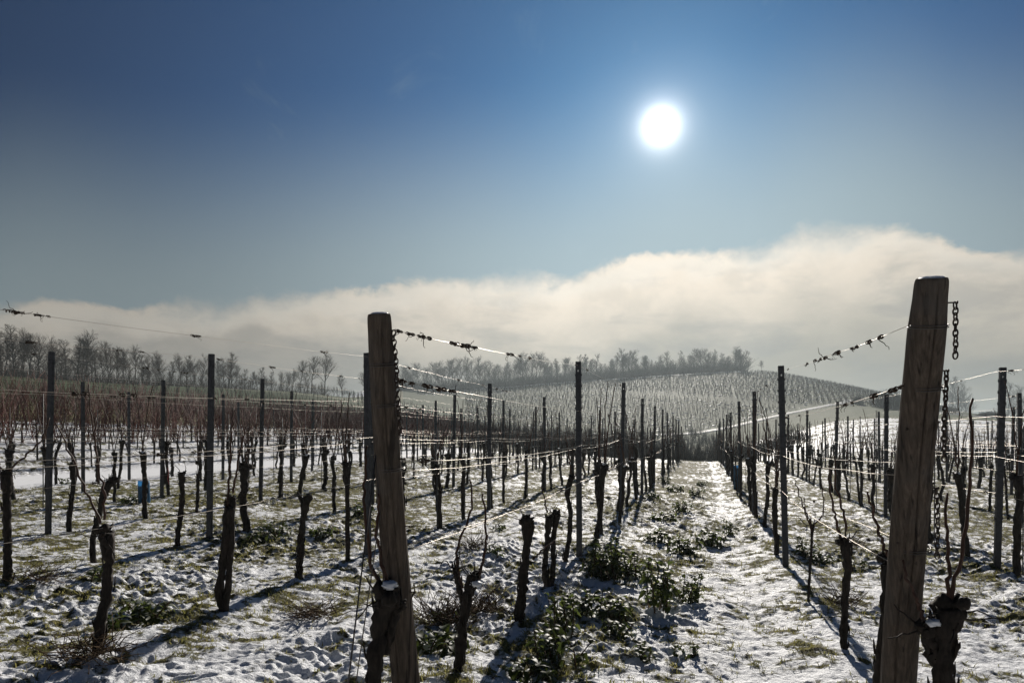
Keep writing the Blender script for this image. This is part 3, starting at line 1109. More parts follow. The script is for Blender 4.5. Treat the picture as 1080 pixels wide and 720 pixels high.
def vine_variant(i):
    rg = np.random.default_rng(400 + i)
    look = LOOKS[i % 8]
    h = rg.uniform(0.74, 0.98)
    r0 = {"slender": 0.020, "thick gnarled": 0.052}.get(look, rg.uniform(0.028, 0.038))
    lean = rg.normal(0, 0.035, 2) * (2.6 if look == "leaning" else 1.0)
    wob = r0 * (1.3 if look == "twisted" else 0.5)
    P = [np.array([0, 0, -0.08])]
    for f in (0.15, 0.35, 0.55, 0.75, 0.9, 1.0):
        P.append(np.array([lean[0] * f + rg.normal(0, wob) * 0.6, lean[1] * f + rg.normal(0, wob) * 0.6, h * f]))
    if look == "crook necked":
        P[-2][0] += 0.03; P[-1][0] -= 0.03
    head = {"knob headed": 1.25, "slender": 0.5, "bare stub headed": 0.8}.get(look, 1.0)
    m, tip = trunk_mb(P, r0, rg, head)
    if look == "forked":
        P2 = [p + np.array([0.055 * math.sin(min(1, j / 5) * 2.4) + 0.02 * (j > 2), 0.02, 0]) for j, p in enumerate(P)]
        P2[-1] = P2[-1] + np.array([0.05, 0, rg.uniform(-0.12, 0.04)])
        trunk_mb(P2, r0 * 0.7, rg, 0.8, mb=m)
    bark_flakes(m, P, r0, rg, 12)
    canes = []
    for _ in range([3, 4, 2, 3, 2, 2, 3, 3][i % 8]):
        L = rg.uniform(0.45, 1.05)
        canes.append(cane_mb(cane_path(tip, rg, L, rg.uniform(0.02, 0.35), 0.28), 0.0070, 0.0036, rg))
    stake = None
    if i % 3 == 0:
        stake = MB(); x = rg.uniform(-0.05, 0.05)
        stake.tube([(x, 0.06, -0.2), (x + 0.01, 0.06, rg.uniform(1.25, 1.75))], 0.0065, 6)
    snow = ((tip + np.array([0.0, 0.0, r0 * 1.15])), r0 * 1.0) if i % 2 == 0 else None
    root = finish_vine("grapevine", m, canes, snow, rg, stake)
    root['look'] = look
    return root


def unpruned_variant(i):
    rg = np.random.default_rng(600 + i)
    h = rg.uniform(0.62, 0.75)
    P = [np.array([0, 0, -0.08])] + [np.array([rg.normal(0, 0.02), rg.normal(0, 0.02), h * f]) for f in (0.3, 0.6, 1.0)]
    P[-1][:2] += rg.normal(0, 0.05, 2)
    m, tip = trunk_mb(P, rg.uniform(0.026, 0.036), rg, 0.8, k=7, n=9)
    root = empty("grapevine")
    m.build("trunk", M_BARK, root)
    c = MB()
    for _ in range(22):
        st = tip + np.array([rg.normal(0, 0.22), rg.normal(0, 0.05), rg.uniform(-0.02, 0.12)])
        pa = cane_path(st, rg, rg.uniform(0.8, 1.5), 0.3, 0.35)
        c.tube(np.array(pa)[::2], np.linspace(0.0090, 0.005, 4), 3)
        for q in pa[1::2]:
            dv = rg.normal(0, 1, 3); dv /= np.linalg.norm(dv)
            c.tube([q, q + dv * rg.uniform(0.08, 0.22)], [0.004, 0.002], 3)
    a = np.array([[-0.6, 0, 0.70], [0, 0, 0.78], [0.6, 0, 0.72]])
    c.tube(a, 0.008, 4)
    o = c.build("canes", M_REDCANE, root)
    o['kind'] = 'stuff'
    root['look'] = "unpruned"
    return root


def pxz(px, py, d, base):
    return pt(px, py, d) - np.array(base)


# ---- vines of the foreground, each after its own shape
PLACED = []        # (row, d, root)


def custom(row, d, body, r0, head, canes, label, seed, second=None, snow=None, k=16, n=34, flakes=26, cr=0.0075):
    """body, second and canes are given in the photograph's pixels at depth d"""
    rg = np.random.default_rng(seed)
    x = (body[0][0] - CX) / FPX * d
    base = (x, d, gz(x, d))
    P = [np.array([0, 0, -0.10])] + [pxz(px, py, d, base) + np.array([0, rg.normal(0, 0.012), 0]) for px, py in body]
    P[1][2] = 0.0
    m, tip = trunk_mb(P, r0, rg, head, k, 7, n)
    bark_flakes(m, P, r0, rg, flakes)
    if second is not None:
        Q = [pxz(px, py, d, base) + np.array([0, 0.015, 0]) for px, py in second[0]]
        trunk_mb(Q, second[1], rg, second[2], k, 5, 22, mb=m)
        bark_flakes(m, Q, second[1], rg, flakes // 2)
    cs = []
    for c in canes:
        dd = d
        off = rg.uniform(-0.05, 0.08)
        pl = [pxz(px, py, dd + off * j / max(1, len(c) - 1), base) for j, (px, py) in enumerate(c)]
        cs.append(cane_mb(pl, cr, cr * 0.55, rg, 7, 20))
    sn = None
    if snow is not None:
        sn = (pxz(snow[0], snow[1], d - 0.02, base), snow[2])
    root = finish_vine("grapevine", m, cs, sn, rg)
    root.location = base
    tag(root, label, "vine", "vines trained in rows")
    PLACED.append((row, d))
    return root


custom(-1, 2.78, [(386, 800), (392, 740), (397, 690), (402, 655), (409, 625)], 0.040, 1.25,
       [[(404, 618), (392, 600), (386, 560), (384, 520), (387, 470)], [(408, 612), (402, 590), (398, 560), (399, 520)]],
       "thick gnarled vine leaning against the foot of the left wooden post", 21, snow=(411, 612, 0.040),
       second=([(404, 690), (412, 664), (417, 640)], 0.024, 1.0))
custom(-1, 3.64, [(483, 728), (486, 690), (488, 655), (493, 628), (500, 608)], 0.031, 1.1,
       [[(488, 620), (482, 600), (482, 578), (492, 555), (499, 530), (495, 505)], [(506, 606), (512, 580), (512, 545), (509, 520)]],
       "vine with two arms like a fork, right of the left wooden post", 22, snow=(502, 612, 0.036),
       second=([(490, 640), (484, 618), (481, 600)], 0.022, 0.5))
custom(-1, 4.60, [(547, 668), (549, 640), (552, 610), (556, 575), (557, 548)], 0.034, 1.35,
       [[(562, 590), (572, 580), (586, 570)]], "single stemmed vine with a round knob head and no upright canes", 23, snow=(558, 538, 0.030))
custom(-1, 5.62, [(578, 629), (574, 600), (577, 570), (579, 545)], 0.028, 0.9, [[(577, 540), (574, 525), (571, 512)]],
       "twin stemmed vine, fourth in the row of the left wooden post", 24, second=([(580, 627), (584, 600), (583, 570), (588, 542)], 0.027, 1.0))
custom(-1, 6.68, [(596, 600), (600, 570), (602, 540), (597, 520), (603, 503)], 0.027, 0.8, [[(603, 500), (600, 480), (596, 455)]],
       "hook topped vine just left of the first steel post in the left wooden post row", 25)
custom(-2, 3.82, [(108, 698), (109, 660), (112, 625), (112, 590), (111, 562)], 0.031, 1.3,
       [[(106, 552), (92, 520), (78, 488), (66, 460), (58, 445)], [(110, 548), (111, 520), (101, 480), (101, 440)]],
       "knob headed vine nearest the left picture edge, with one long drooping cane", 26, cr=0.0065)
custom(-2, 4.64, [(234, 653), (230, 625), (234, 595), (239, 560), (241, 535)], 0.027, 0.9,
       [[(240, 535), (242, 500), (244, 465), (246, 430)], [(246, 520), (252, 480), (260, 450)]],
       "vine with split trunk and long upright canes, left of the left wooden post", 27,
       second=([(236, 650), (240, 610), (243, 570), (244, 525)], 0.024, 0.5))
custom(-2, 5.68, [(316, 616), (316, 590), (318, 560), (321, 540), (323, 525)], 0.031, 1.1, [],
       "short club shaped vine without canes between two steel posts", 28, snow=(323, 516, 0.030))
custom(1, 2.64, [(996, 790), (995, 740), (994, 700), (996, 665), (1002, 640)], 0.044, 1.2,
       [[(975, 655), (968, 635), (955, 605), (952, 590)], [(1003, 632), (1012, 600), (1020, 550), (1024, 500), (1024, 450), (1026, 420)],
        [(1000, 630), (1000, 600), (998, 560), (999, 520)]],
       "very thick two headed vine beside the right wooden post", 29,
       second=([(992, 700), (984, 678), (978, 662)], 0.032, 0.9), snow=(984, 652, 0.034))
custom(1, 3.2, [(929, 745), (930, 700), (934, 650), (938, 610), (940, 590)], 0.034, 0.9,
       [[(938, 588), (930, 570), (922, 545), (915, 518)], [(940, 590), (955, 560), (972, 500), (975, 470)]],
       "dark rough vine half hidden behind the right wooden post", 30)
custom(1, 4.27, [(890, 690), (891, 660), (893, 625), (894, 590), (891, 570)], 0.027, 1.2,
       [[(886, 565), (880, 545), (876, 520), (874, 490)], [(892, 560), (888, 530), (882, 515), (880, 480)]],
       "knotty vine with two bent canes, left of the right wooden post", 31)
custom(1, 5.42, [(853, 640), (854, 610), (856, 575), (857, 555)], 0.012, 0.4,
       [[(857, 555), (850, 540), (848, 525)], [(857, 555), (868, 545), (869, 525), (866, 505)], [(856, 560), (846, 530), (838, 505)]],
       "thin young vine with a Y shaped top in the row of the right wooden post", 32, k=9, flakes=4, cr=0.006)
custom(-3, 5.30, [(8, 568), (8, 540), (6, 515), (6, 498)], 0.034, 1.1, [[(8, 498), (30, 478), (44, 465), (52, 440)]],
       "low vine with one slanting arm at the left picture edge", 33)
custom(-3, 6.15, [(99, 598), (98, 570), (102, 545), (108, 522), (116, 508)], 0.030, 0.9, [[(104, 510), (102, 480), (96, 440), (94, 405)]],
       "vine with a flat broad head, behind the knob headed vine on the left", 34, second=([(108, 522), (116, 509), (122, 505)], 0.026, 0.8))
custom(-3, 7.05, [(187, 576), (189, 550), (192, 520), (191, 500)], 0.029, 1.0, [],
       "straight vine left of the first steel post, second row left of the left wooden post", 35)

VARS = [vine_variant(i) for i in range(16)]
UNPR = [unpruned_variant(i) for i in range(6)]
used_v = set()

# ---- every other vine: list, take the nearest three hundred that show as things, the rest as one mass
spots = []
FIRST = {-1: 7.72, -2: 6.62, -3: 8.1, -4: 7.0, -5: 8.9, -6: 9.4, -7: 10.2, 1: 7.6, 2: 5.4, 3: 5.9, 4: 8.2, 5: 9.0, 6: 9.6, 7: 10.2, 8: 11, 9: 12}
for r, u in ROWS.items():
    rg = np.random.default_rng(900 + r)
    d = FIRST[r] - 0.0
    while d < ROW_END[r]:
        dd = d + rg.normal(0, 0.06)
        x = u + SH * dd + rg.normal(0, 0.05)
        if min(abs(dd - p[1]) for p in POSTS[r]) < 0.16: dd += 0.22
        z = tz(x, dd)
        if in_frame(x, dd, z + 0.5, 160): spots.append((dd, x, r, 'pruned'))
        d += 1.06
rg = np.random.default_rng(77)
for q in range(8):
    u = -17.7 - 2.0 * q
    d = 10.0 + rg.uniform(0, 1)
    while d < 92:
        x = u + SH * d + rg.normal(0, 0.05)
        if in_frame(x, d, 1.0, 120): spots.append((d, x, -100 - q, 'unpruned'))
        d += 1.12 * (1 + rg.uniform(-0.1, 0.1))
spots.sort()
vis = [s for s in spots if in_frame(s[1], s[0], tz(s[1], s[0]) + 0.4, 0)]
CUT = vis[min(len(vis) - 1, 300 - len(PLACED) - 1)][0]
count_in_row = {}
rest = {'pruned': [], 'unpruned': []}
for (d, x, r, kind) in spots:
    z = gz(x, d)
    if d > CUT:
        rest[kind].append((x, d, z)); continue
    rg = np.random.default_rng(int(d * 1000) % 100000 + r + 500)
    pool = VARS if kind == 'pruned' else UNPR
    vi = int(rg.integers(0, len(pool)))
    src = pool[vi]
    key = (kind, vi)
    if key not in used_v:
        o = src; used_v.add(key)
    else:
        o = copy_tree(src)
    look = src['look']
    o.location = (x, d, z)
    o.rotation_euler = (0, 0, rg.uniform(0, 2 * np.pi) if kind == 'pruned' else math.pi / 2 - math.atan(SH) + rg.normal(0, 0.2) + (math.pi if rg.random() < .5 else 0))
    s = rg.uniform(0.92, 1.10)
    o.scale = (s, s, s)
    shown = in_frame(x, d, z + 0.4, 0)
    if kind == 'pruned':
        if shown: count_in_row[r] = count_in_row.get(r, 0) + 1
        c = count_in_row.get(r, 0) + sum(1 for p in PLACED if p[0] == r)
        if shown and c <= 12:
            lab = "%s vine, %s in the %s" % (look, ORD[c - 1], row_words(r))
        else:
            lab = "small pruned vine deep in the %s" % row_words(r)
        tag(o, lab, "vine", "vines trained in rows")
    else:
        tag(o, "unpruned vine with reddish canes beyond the snowy track", "vine", "unpruned vines beyond the snowy track")
for kind, pool in (('pruned', VARS), ('unpruned', UNPR)):
    for i, v in enumerate(pool):
        if (kind, i) not in used_v:
            for ch in list(v.children): bpy.data.objects.remove(ch)
            bpy.data.objects.remove(v)
for o in list(bpy.data.objects):
    if 'look' in o: del o['look']


def low_vine(rg, kind):
    m = MB()
    c = MB()
    h = rg.uniform(0.68, 0.9)
    t = np.array([rg.normal(0, 0.05), rg.normal(0, 0.05), h])
    m.tube([(0, 0, -0.1), t * 0.5 + rg.normal(0, 0.02, 3), t], [0.040, 0.034, 0.052], 5)
    if kind == 'pruned':
        for _ in range(4):
            e = t + np.array([rg.normal(0, 0.15), rg.normal(0, 0.15), rg.uniform(0.4, 1.0)])
            c.tube([t, (t + e) / 2 + rg.normal(0, 0.04, 3), e], [0.009, 0.008, 0.006], 3)
        if rg.random() < 0.5:
            c.tube([(0.05, 0, 0), (0.05, 0, rg.uniform(1.2, 1.7))], 0.009, 3)
    else:
        for _ in range(24):
            s = t + np.array([rg.normal(0, 0.08), rg.normal(0, 0.28), rg.uniform(-0.05, 0.1)])
            e = s + np.array([rg.normal(0, 0.20), rg.normal(0, 0.3), rg.uniform(0.6, 1.35)])
            c.tube([s, (s + e) / 2 + rg.normal(0, 0.09, 3), e], [0.012, 0.011, 0.007], 3)
            mid = (s + e) / 2
            c.tube([mid, mid + rg.normal(0, 0.12, 3)], [0.006, 0.004], 3)
        c.tube([(0, -0.6, 0.72), (0, 0, 0.8), (0, 0.6, 0.72)], 0.012, 3)
    return m.arrays(), c.arrays()


def scatter(name, protos, spots_, mat, label, seed, rotz=None, smin=0.9, smax=1.12):
    """many small copies written into one mesh"""
    rg = np.random.default_rng(seed)
    V, F3, F4, n = [], [], [], 0
    for (x, y, z) in spots_:
        v, f3, f4 = protos[int(rg.integers(0, len(protos)))]
        a = rg.uniform(0, 2 * np.pi) if rotz is None else rotz + rg.normal(0, 0.15)
        s = rg.uniform(smin, smax)
        ca, sa = math.cos(a) * s, math.sin(a) * s
        w_ = np.empty_like(v)
        w_[:, 0] = v[:, 0] * ca - v[:, 1] * sa + x
        w_[:, 1] = v[:, 0] * sa + v[:, 1] * ca + y
        w_[:, 2] = v[:, 2] * s + z
        V.append(w_); F3.append(f3 + n); F4.append(f4 + n); n += len(v)
    o = link_mesh(name, np_mesh(name, np.vstack(V), [np.vstack(F3), np.vstack(F4)], mat))
    tag(o, label, kind='stuff')
    return o


rg = np.random.default_rng(31)
lp_ = [low_vine(rg, 'pruned') for _ in range(8)]
lu_ = [low_vine(rg, 'unpruned') for _ in range(8)]
RZ = -math.atan(SH)
scatter("vine_trunks", [a for a, b in lp_], rest['pruned'], M_BARK, "mass of distant pruned vine trunks in the near vineyard", 41, RZ)
scatter("vine_canes", [b for a, b in lp_], rest['pruned'], M_CANE, "mass of distant thin upright canes in the near vineyard", 41, RZ)
scatter("hillside_trunks", [a for a, b in lu_], rest['unpruned'], M_BARK, "mass of vine trunks beyond the snowy track", 42, RZ)
scatter("hillside_canes", [b for a, b in lu_], rest['unpruned'], M_REDCANE, "red brown mass of unpruned canes beyond the snowy track", 42, RZ)

# green slope above the red canes: sparse rows
gs = []
rg = np.random.default_rng(52)
for q in range(19):
    u = -34.5 - 1.9 * q
    for d in np.arange(22, 135, 1.25):
        x = u + SH * d + rg.normal(0, 0.08); y = d + rg.normal(0, 0.15)
        if in_frame(x, y, tz(x, y) + 0.5, 60): gs.append((x, y, tz(x, y)))
scatter("upper_slope_vines", [b for a, b in lp_], gs, M_BARK, "sparse vines on the green slope under the ridge trees", 43, RZ)

# vineyards on the hill across the valley
def hill_proto(rg):
    m = MB()
    m.tube([(0, 0, -0.2), (rg.normal(0, 0.05), rg.normal(0, 0.05), 0.75)], [0.055, 0.045], 3)
    for _ in range(3):
        e = np.array([rg.normal(0, 0.16), rg.normal(0, 0.10), rg.uniform(0.85, 1.15)])
        m.tube([(0, 0, 0.55), e], [0.022, 0.014], 3)
    return m.arrays()


hp = [hill_proto(rg) for _ in range(6)]
hs = []
for q in np.arange(-60, 150, 1.5):                   # upper vineyard, rows running up the slope
    for d in np.arange(150, 262, 1.15):
        x = q + (d - 215) * 0.42 + rg.normal(0, 0.36); px = CX + FPX * x / d
        if not (440 < px < 1010): continue
        lo = np.interp(px, [440, 560, 640, 720, 790, 850, 1010], [215, 206, 192, 175, 160, 154, 150])
        hi = np.interp(px, [440, 500, 785, 830, 1010], [243, 243, 243, 262, 262])
        if lo + 1.5 < d < hi: hs.append((x, d, tz(x, d)))
for q in np.arange(-120, 160, 2.3):                  # lower vineyard, rows slanting across
    for d in np.arange(96, 205, 1.05):
        x = q + (d - 150) * -0.62 + rg.normal(0, 0.22); px = CX + FPX * x / d
        if not (490 < px < 860): continue
        hi = np.interp(px, [440, 560, 640, 720, 790, 850], [215, 203, 188, 170, 155, 149])
        if d < hi and not (px > 690 and d < np.interp(px, [690, 740, 850], [121, 124, 150])): hs.append((x, d, tz(x, d)))
def snow_proto(rg):
    m = MB()
    m.blob((0, 0, -0.02), (rg.uniform(0.28, 0.55), rg.uniform(0.35, 0.8), 0.13), rg, 0.25, 4, 8)
    return m.arrays()


rg = np.random.default_rng(83)
sp_ = [snow_proto(rg) for _ in range(6)]
ss = []
for (x, d, z) in hs:
    dens = 0.40 + 0.22 * float(fbm(np.array([x]), np.array([d]), 18.0, 2)[0])
    if rg.random() < dens:
        x2, d2 = x + rg.normal(0.9, 0.35), d + rg.normal(0, 0.5)
        ss.append((x2, d2, tz(x2, d2)))
scatter("snow_patches", sp_, ss, M_SNOW, "small snow patches left between the vine rows of the hazy hill", 48, 0.3, 0.55, 0.95)
scatter("hill_vines", hp, hs, M_BUSH, "countless vines in rows on the hazy hill across the valley", 44, 0.3)


vs = []
rg = np.random.default_rng(57)
for q in np.arange(46, 118, 2.0):
    for x in np.arange(-30, 60, 1.1):
        d = q + 0.12 * x + rg.normal(0, 0.1); px = CX + FPX * x / d
        hi = np.interp(px, [470, 690, 735, 790, 850], [92, 112, 116, 92, 60])
        if 470 < px < 850 and d < hi and rg.random() < 0.62: vs.append((x, d, tz(x, d)))
scatter("valley_vines", [b for a, b in lu_], vs, M_BARK, "grey mass of vines in the hollow between the near rows and the hill", 47, 0.0)


# ------------------------------------------------------------------ trellis wires
def wire_heights(r):
    if abs(r) == 1: return [(0.80, -1), (0.83, 1), (1.16, -1), (1.20, 1), (1.55, 1), (1.98, 0)]
    if r == -2 or r > 1: return [(0.80, 1), (1.18, -1), (1.22, 1), (1.58, -1), (1.98, 0)]
    if r in (-3, -4): return [(0.80, 1), (1.18, -1), (1.22, 1), (1.58, -1), (1.98, 0)]
    return [(0.80, 1), (1.22, 1), (1.98, 0)]


WIRE_WORDS = {0.80: "lowest", 0.83: "second lowest", 1.16: "third", 1.18: "second", 1.20: "fourth", 1.22: "third", 1.55: "second highest", 1.58: "second highest", 1.98: "topmost"}


def tendril_mb(rg, size=1.0):
    m = MB()
    for _ in range(int(rg.integers(3, 6))):                        # curls wound round the wire
        x0 = rg.uniform(-0.05, 0.05) * size
        a = np.linspace(0, rg.uniform(6, 14), 16)
        rr = rg.uniform(0.006, 0.011)
        P = np.stack([x0 + a * 0.0032, np.cos(a) * rr, np.sin(a) * rr], -1)
        m.tube(P, 0.0030, 5)
    for _ in range(int(rg.integers(1, 5))):                        # loose ends hanging down
        p = np.array([rg.uniform(-0.05, 0.06) * size, 0, 0])
        P = [p]
        dv = np.array([rg.normal(0, 0.5), rg.normal(0, 0.4), -0.8])
        for _ in range(6):
            dv = dv + rg.normal(0, 0.55, 3) + np.array([0, 0, 0.05]); dv /= np.linalg.norm(dv)
            P.append(P[-1] + dv * 0.013 * size)
        m.tube(P, np.linspace(0.0028, 0.0014, 7), 4)
    if rg.random() < 0.6:
        m.blob((rg.uniform(-0.03, 0.03), 0, -0.004), (0.016, 0.011, 0.012), rg, 0.35, 4, 7)
    return m


TEND = [tendril_mb(np.random.default_rng(700 + i), 1.0 + 0.12 * (i % 4)).mesh("tendril", M_TENDRIL) for i in range(12)]


def wire_points(r, h, side):
    u = ROWS[r]
    pts = []
    if abs(r) == 1:
        PO = LP if r == -1 else RP
        zp = {1.98: 1.80 if r == -1 else 1.79, 1.55: 1.60 if r == -1 else 1.565, 1.20: 1.27, 1.16: 1.22, 0.83: 0.92, 0.80: 0.86}[h]
        p = PO[5] + PO[1](zp)
        rr_ = PO[2](zp)
        sx = 1 if r == -1 else -1
        if h < 1.5: sx = side
        pts.append(p + np.array([sx * rr_ * 0.97, 0.3 * rr_, 0]))
    else:
        d = 2.6
        x = u + SH * d
        pts.append(np.array([x, d, tz(x, d) + h * 0.92]))
    for (x, y, z) in POSTS[r]:
        if y > 44: break
        pts.append(np.array([x + side * 0.038, y + 0.018, z + h + (0.05 if h > 1.9 else 0)]))
    return pts


for r in ROWS:
    if r < -6 or r > 6: continue
    for hi_, (h, side) in enumerate(wire_heights(r)):
        rg = np.random.default_rng(abs(r) * 50 + hi_ + (r > 0) * 7)
        pts = wire_points(r, h, side)
        P = []
        for a, b in zip(pts[:-1], pts[1:]):
            n = 9
            for i in range(n):
                f = i / n
                s_ = 4 * f * (1 - f)
                q = a * (1 - f) + b * f
                q[2] -= s_ * rg.uniform(0.8, 1.0) * (0.018 if h > 1.5 else 0.035)
                q[0] += s_ * side * 0.012
                if 0 < i: q += rg.normal(0, 0.0016, 3)
                P.append(q)
        P.append(pts[-1])
        P = np.array(P)
        m = MB()
        rad = (0.0015 if h < 1.3 else 0.0012) if h < 1.9 else 0.0010
        if r < -2: rad = 0.0014 if (r == -3 and h > 1.9) else 0.0009
        m.tube(P, rad, 5)
        o = m.build("trellis_wire", M_WIRE)
        tag(o, "%s wire strung along the %s" % (WIRE_WORDS[h], row_words(r)), "wire", "trellis wires")
        # dead tendrils left on the wire, each a piece of its own
        L = np.concatenate([[0], np.cumsum(np.linalg.norm(np.diff(P, axis=0), axis=1))])
        nt = (16 if abs(r) == 1 else 12) if h > 1.9 else ((8 if h > 1.5 else 3) if abs(r) <= 3 else 0)
        for j in range(nt):
            s = rg.uniform(0.15, 9.5 if h > 1.9 else 8.0)
            if abs(r) == 1 and h > 1.5:
                fixed = {(-1, 1.98): [0.06, 0.16, 0.28, 0.34, 0.72, 0.86, 0.98, 1.75, 2.05, 2.35], (1, 1.98): [0.46, 0.98, 1.10, 1.50, 1.66, 2.2],
                         (-1, 1.55): [0.05, 0.15, 0.3, 0.45, 0.6], (1, 1.55): [0.02, 0.55, 1.1, 1.3]}[(r, h)]
                if j < len(fixed): s = fixed[j]
            q = np.array([np.interp(s, L, P[:, i]) for i in range(3)])
            q2 = np.array([np.interp(s + 0.1, L, P[:, i]) for i in range(3)])
            t = q2 - q
            c = link_mesh("tendril", TEND[int(rg.integers(0, len(TEND)))], o)
            c.location = q
            c.rotation_euler = (rg.uniform(-0.5, 0.5), -math.atan2(t[2], math.hypot(t[0], t[1])), math.atan2(t[1], t[0]))
            s2 = rg.uniform(0.45, 0.95)
            c.scale = (s2, s2, s2)

# anchor wire of the left end post
m = MB()
a0 = LP[5] + LP[1](1.30) + np.array([-0.05, -0.03, 0])
gx_, gy_ = (-0.60, 2.25)
m.tube([a0, [gx_, gy_, gz(gx_, gy_) - 0.05]], 0.0032, 6)
m.tube([a0 + np.array([0, 0, 0.0]), a0 + np.array([0.012, 0.02, -0.25]), [gx_ + 0.01, gy_ + 0.03, gz(gx_, gy_) - 0.05]], 0.0024, 6)
tag(m.build("anchor_wire", M_DARKWIRE), "dark twisted anchor wire running from the left wooden post to the ground", "wire")


# ------------------------------------------------------------------ bare trees
def bare_tree(seed, H=7.0, spread=0.34, first=0.32, density=1.0, twig=0.012):
    rg = np.random.default_rng(seed)
    T, C = MB(), MB()
    def limb(mb, p, dv, L, r0, r1, n, k, wig):
        P = [np.array(p)]
        for _ in range(n):
            dv = dv + rg.normal(0, wig, 3) + np.array([0, 0, 0.06]); dv = dv / np.linalg.norm(dv)
            P.append(P[-1] + dv * L / n)
        mb.tube(P, np.linspace(r0, r1, n + 1), k, cap=False)
        return P, dv
    def grow(p, dv, L, r, lvl):
        P, d2 = limb(T if lvl == 0 else C, p, dv, L, r, max(r * 0.35, twig * 0.35), 5 - lvl, 5 if lvl == 0 else 3, 0.12 + 0.03 * lvl)
        if lvl >= 2: return
        nb = int(round([7, 4][lvl] * density))
        for i in range(nb):
            f = 0.08 + 0.86 * (i + rg.random()) / nb
            j = min(len(P) - 2, int(f * (len(P) - 1)))
            q = P[j] + (P[j + 1] - P[j]) * min(1.0, f * (len(P) - 1) - j)
            o = rg.normal(0, 1, 3); o -= d2 * o.dot(d2); o /= np.linalg.norm(o)
            nd = d2 * rg.uniform(0.6, 1.0) + o * rg.uniform(0.5, 0.9) + np.array([0, 0, 0.15])
            nd /= np.linalg.norm(nd)
            grow(q, nd, L * rg.uniform(0.55, 0.95) * (1.15 - 0.65 * f), max(r * 0.45, twig * (1.0 if lvl == 0 else 0.65)), lvl + 1)
    P, dv = limb(T, (0, 0, -0.3), np.array([rg.normal(0, 0.03), rg.normal(0, 0.03), 1.0]), H * 0.95, H * 0.014 + 0.02, H * 0.003, 9, 7, 0.045)
    nl = int(rg.integers(15, 20))
    for i in range(nl):
        f = first + (1 - first) * (i + rg.uniform(0, 0.9)) / nl
        j = min(len(P) - 2, int(f * (len(P) - 1)))
        q = P[j] + (P[j + 1] - P[j]) * min(1, f * (len(P) - 1) - j)
        a = i * 2.4 + rg.uniform(-0.4, 0.4)
        up = rg.uniform(0.8, 1.5)
        nd = np.array([math.cos(a), math.sin(a), up]); nd /= np.linalg.norm(nd)
        grow(q, nd, H * spread * rg.uniform(0.75, 1.1) * (1.30 - 0.80 * f), H * 0.0065 * (1.3 - 0.6 * f) + 0.006, 0)
    root = empty("bare_tree")
    T.build("trunk", M_TREE, root)
    C.build("crown", M_TWIG, root)
    return root


NEAR_T = [bare_tree(800 + i, 7.0, [0.30, 0.36, 0.26, 0.40, 0.33, 0.24][i], [0.30, 0.42, 0.25, 0.35, 0.45, 0.3][i], 1.0, 0.017) for i in range(6)]
FAR_T = [bare_tree(830 + i, 10.0, [0.30, 0.36, 0.26, 0.24, 0.33][i], [0.28, 0.40, 0.26, 0.45, 0.33][i], 0.95, 0.027) for i in range(5)]
used_t = set()


def put_tree(pool, i, px, d, top_py, label, group, dz=0.0, rg=None):
    x = (px - CX) / FPX * d
    z = tz(x, d) + dz
    src = pool[i % len(pool)]
    key = (id(pool), i % len(pool))
    if key in used_t: o = copy_tree(src)
    else: o = src; used_t.add(key)
    want = (EYE + (HY - top_py) / FPX * d) - z
    nat = 7.0 if pool is NEAR_T else 10.0
    s = max(want, 2.0) / (nat * 1.02)
    o.location = (x, d, z)
    o.scale = (s * rg.uniform(0.9, 1.15), s * rg.uniform(0.9, 1.15), s)
    o.rotation_euler = (0, 0, rg.uniform(0, 6.28))
    tag(o, label, "tree", group)


rg = np.random.default_rng(61)
# the ridge on the left: u is about -74 there
def ridge_d(px, off=0.0):
    return np.clip((74 + off) / (SH - (px - CX) / FPX), 60, 152)


left = [(-70, 345), (-45, 352), (-20, 342), (2, 345), (14, 340), (22, 352), (31, 349), (40, 356), (52, 358), (60, 362), (70, 356), (80, 352), (88, 350), (96, 368),
        (103, 366), (114, 361), (124, 366), (132, 369), (141, 365), (150, 372), (158, 374), (170, 372), (181, 378), (190, 374), (197, 373), (206, 380),
        (213, 376), (221, 384), (232, 378), (241, 369), (250, 386), (258, 388), (266, 390), (275, 386), (286, 391), (297, 392), (308, 390)]
left += [(float(p), float(np.interp(p, [q[0] for q in left], [q[1] for q in left]) + rg.uniform(3, 16))) for p in np.arange(-60, 345, 8.3) + rg.uniform(-3, 3, len(np.arange(-60, 345, 8.3)))]
for i, (px, ty) in enumerate(left):
    d = float(ridge_d(px, rg.uniform(-2, 12)))
    lab = "bare tree in the dark row along the left ridge"
    if px == 88: lab = "taller bare tree between the first two steel posts on the left ridge"
    if px == 241: lab = "tall bare tree standing out just right of the second steel post, on the left ridge"
    put_tree(NEAR_T, int(rg.integers(0, 6)), px, d, ty, lab, "bare trees along the left ridge", rg=rg)
for (px, ty, d, lab) in ((317, 381, 128, "small bare tree at the right end of the left ridge row"),
                         (329, 377, 131, "slim bare tree beside the widest crowned tree left of the left wooden post"),
                         (342, 373, 133, "wide crowned bare tree left of the left wooden post, by the snowy slope"),
                         (361, 396, 140, "low round bare tree at the edge of the snowy slope"),
                         (385, 393, 180, "small bare tree partly hidden by the left wooden post")):
    put_tree(NEAR_T, 3 if px in (342, 361) else 1, px, d, ty, lab, "bare trees along the left ridge", rg=rg)

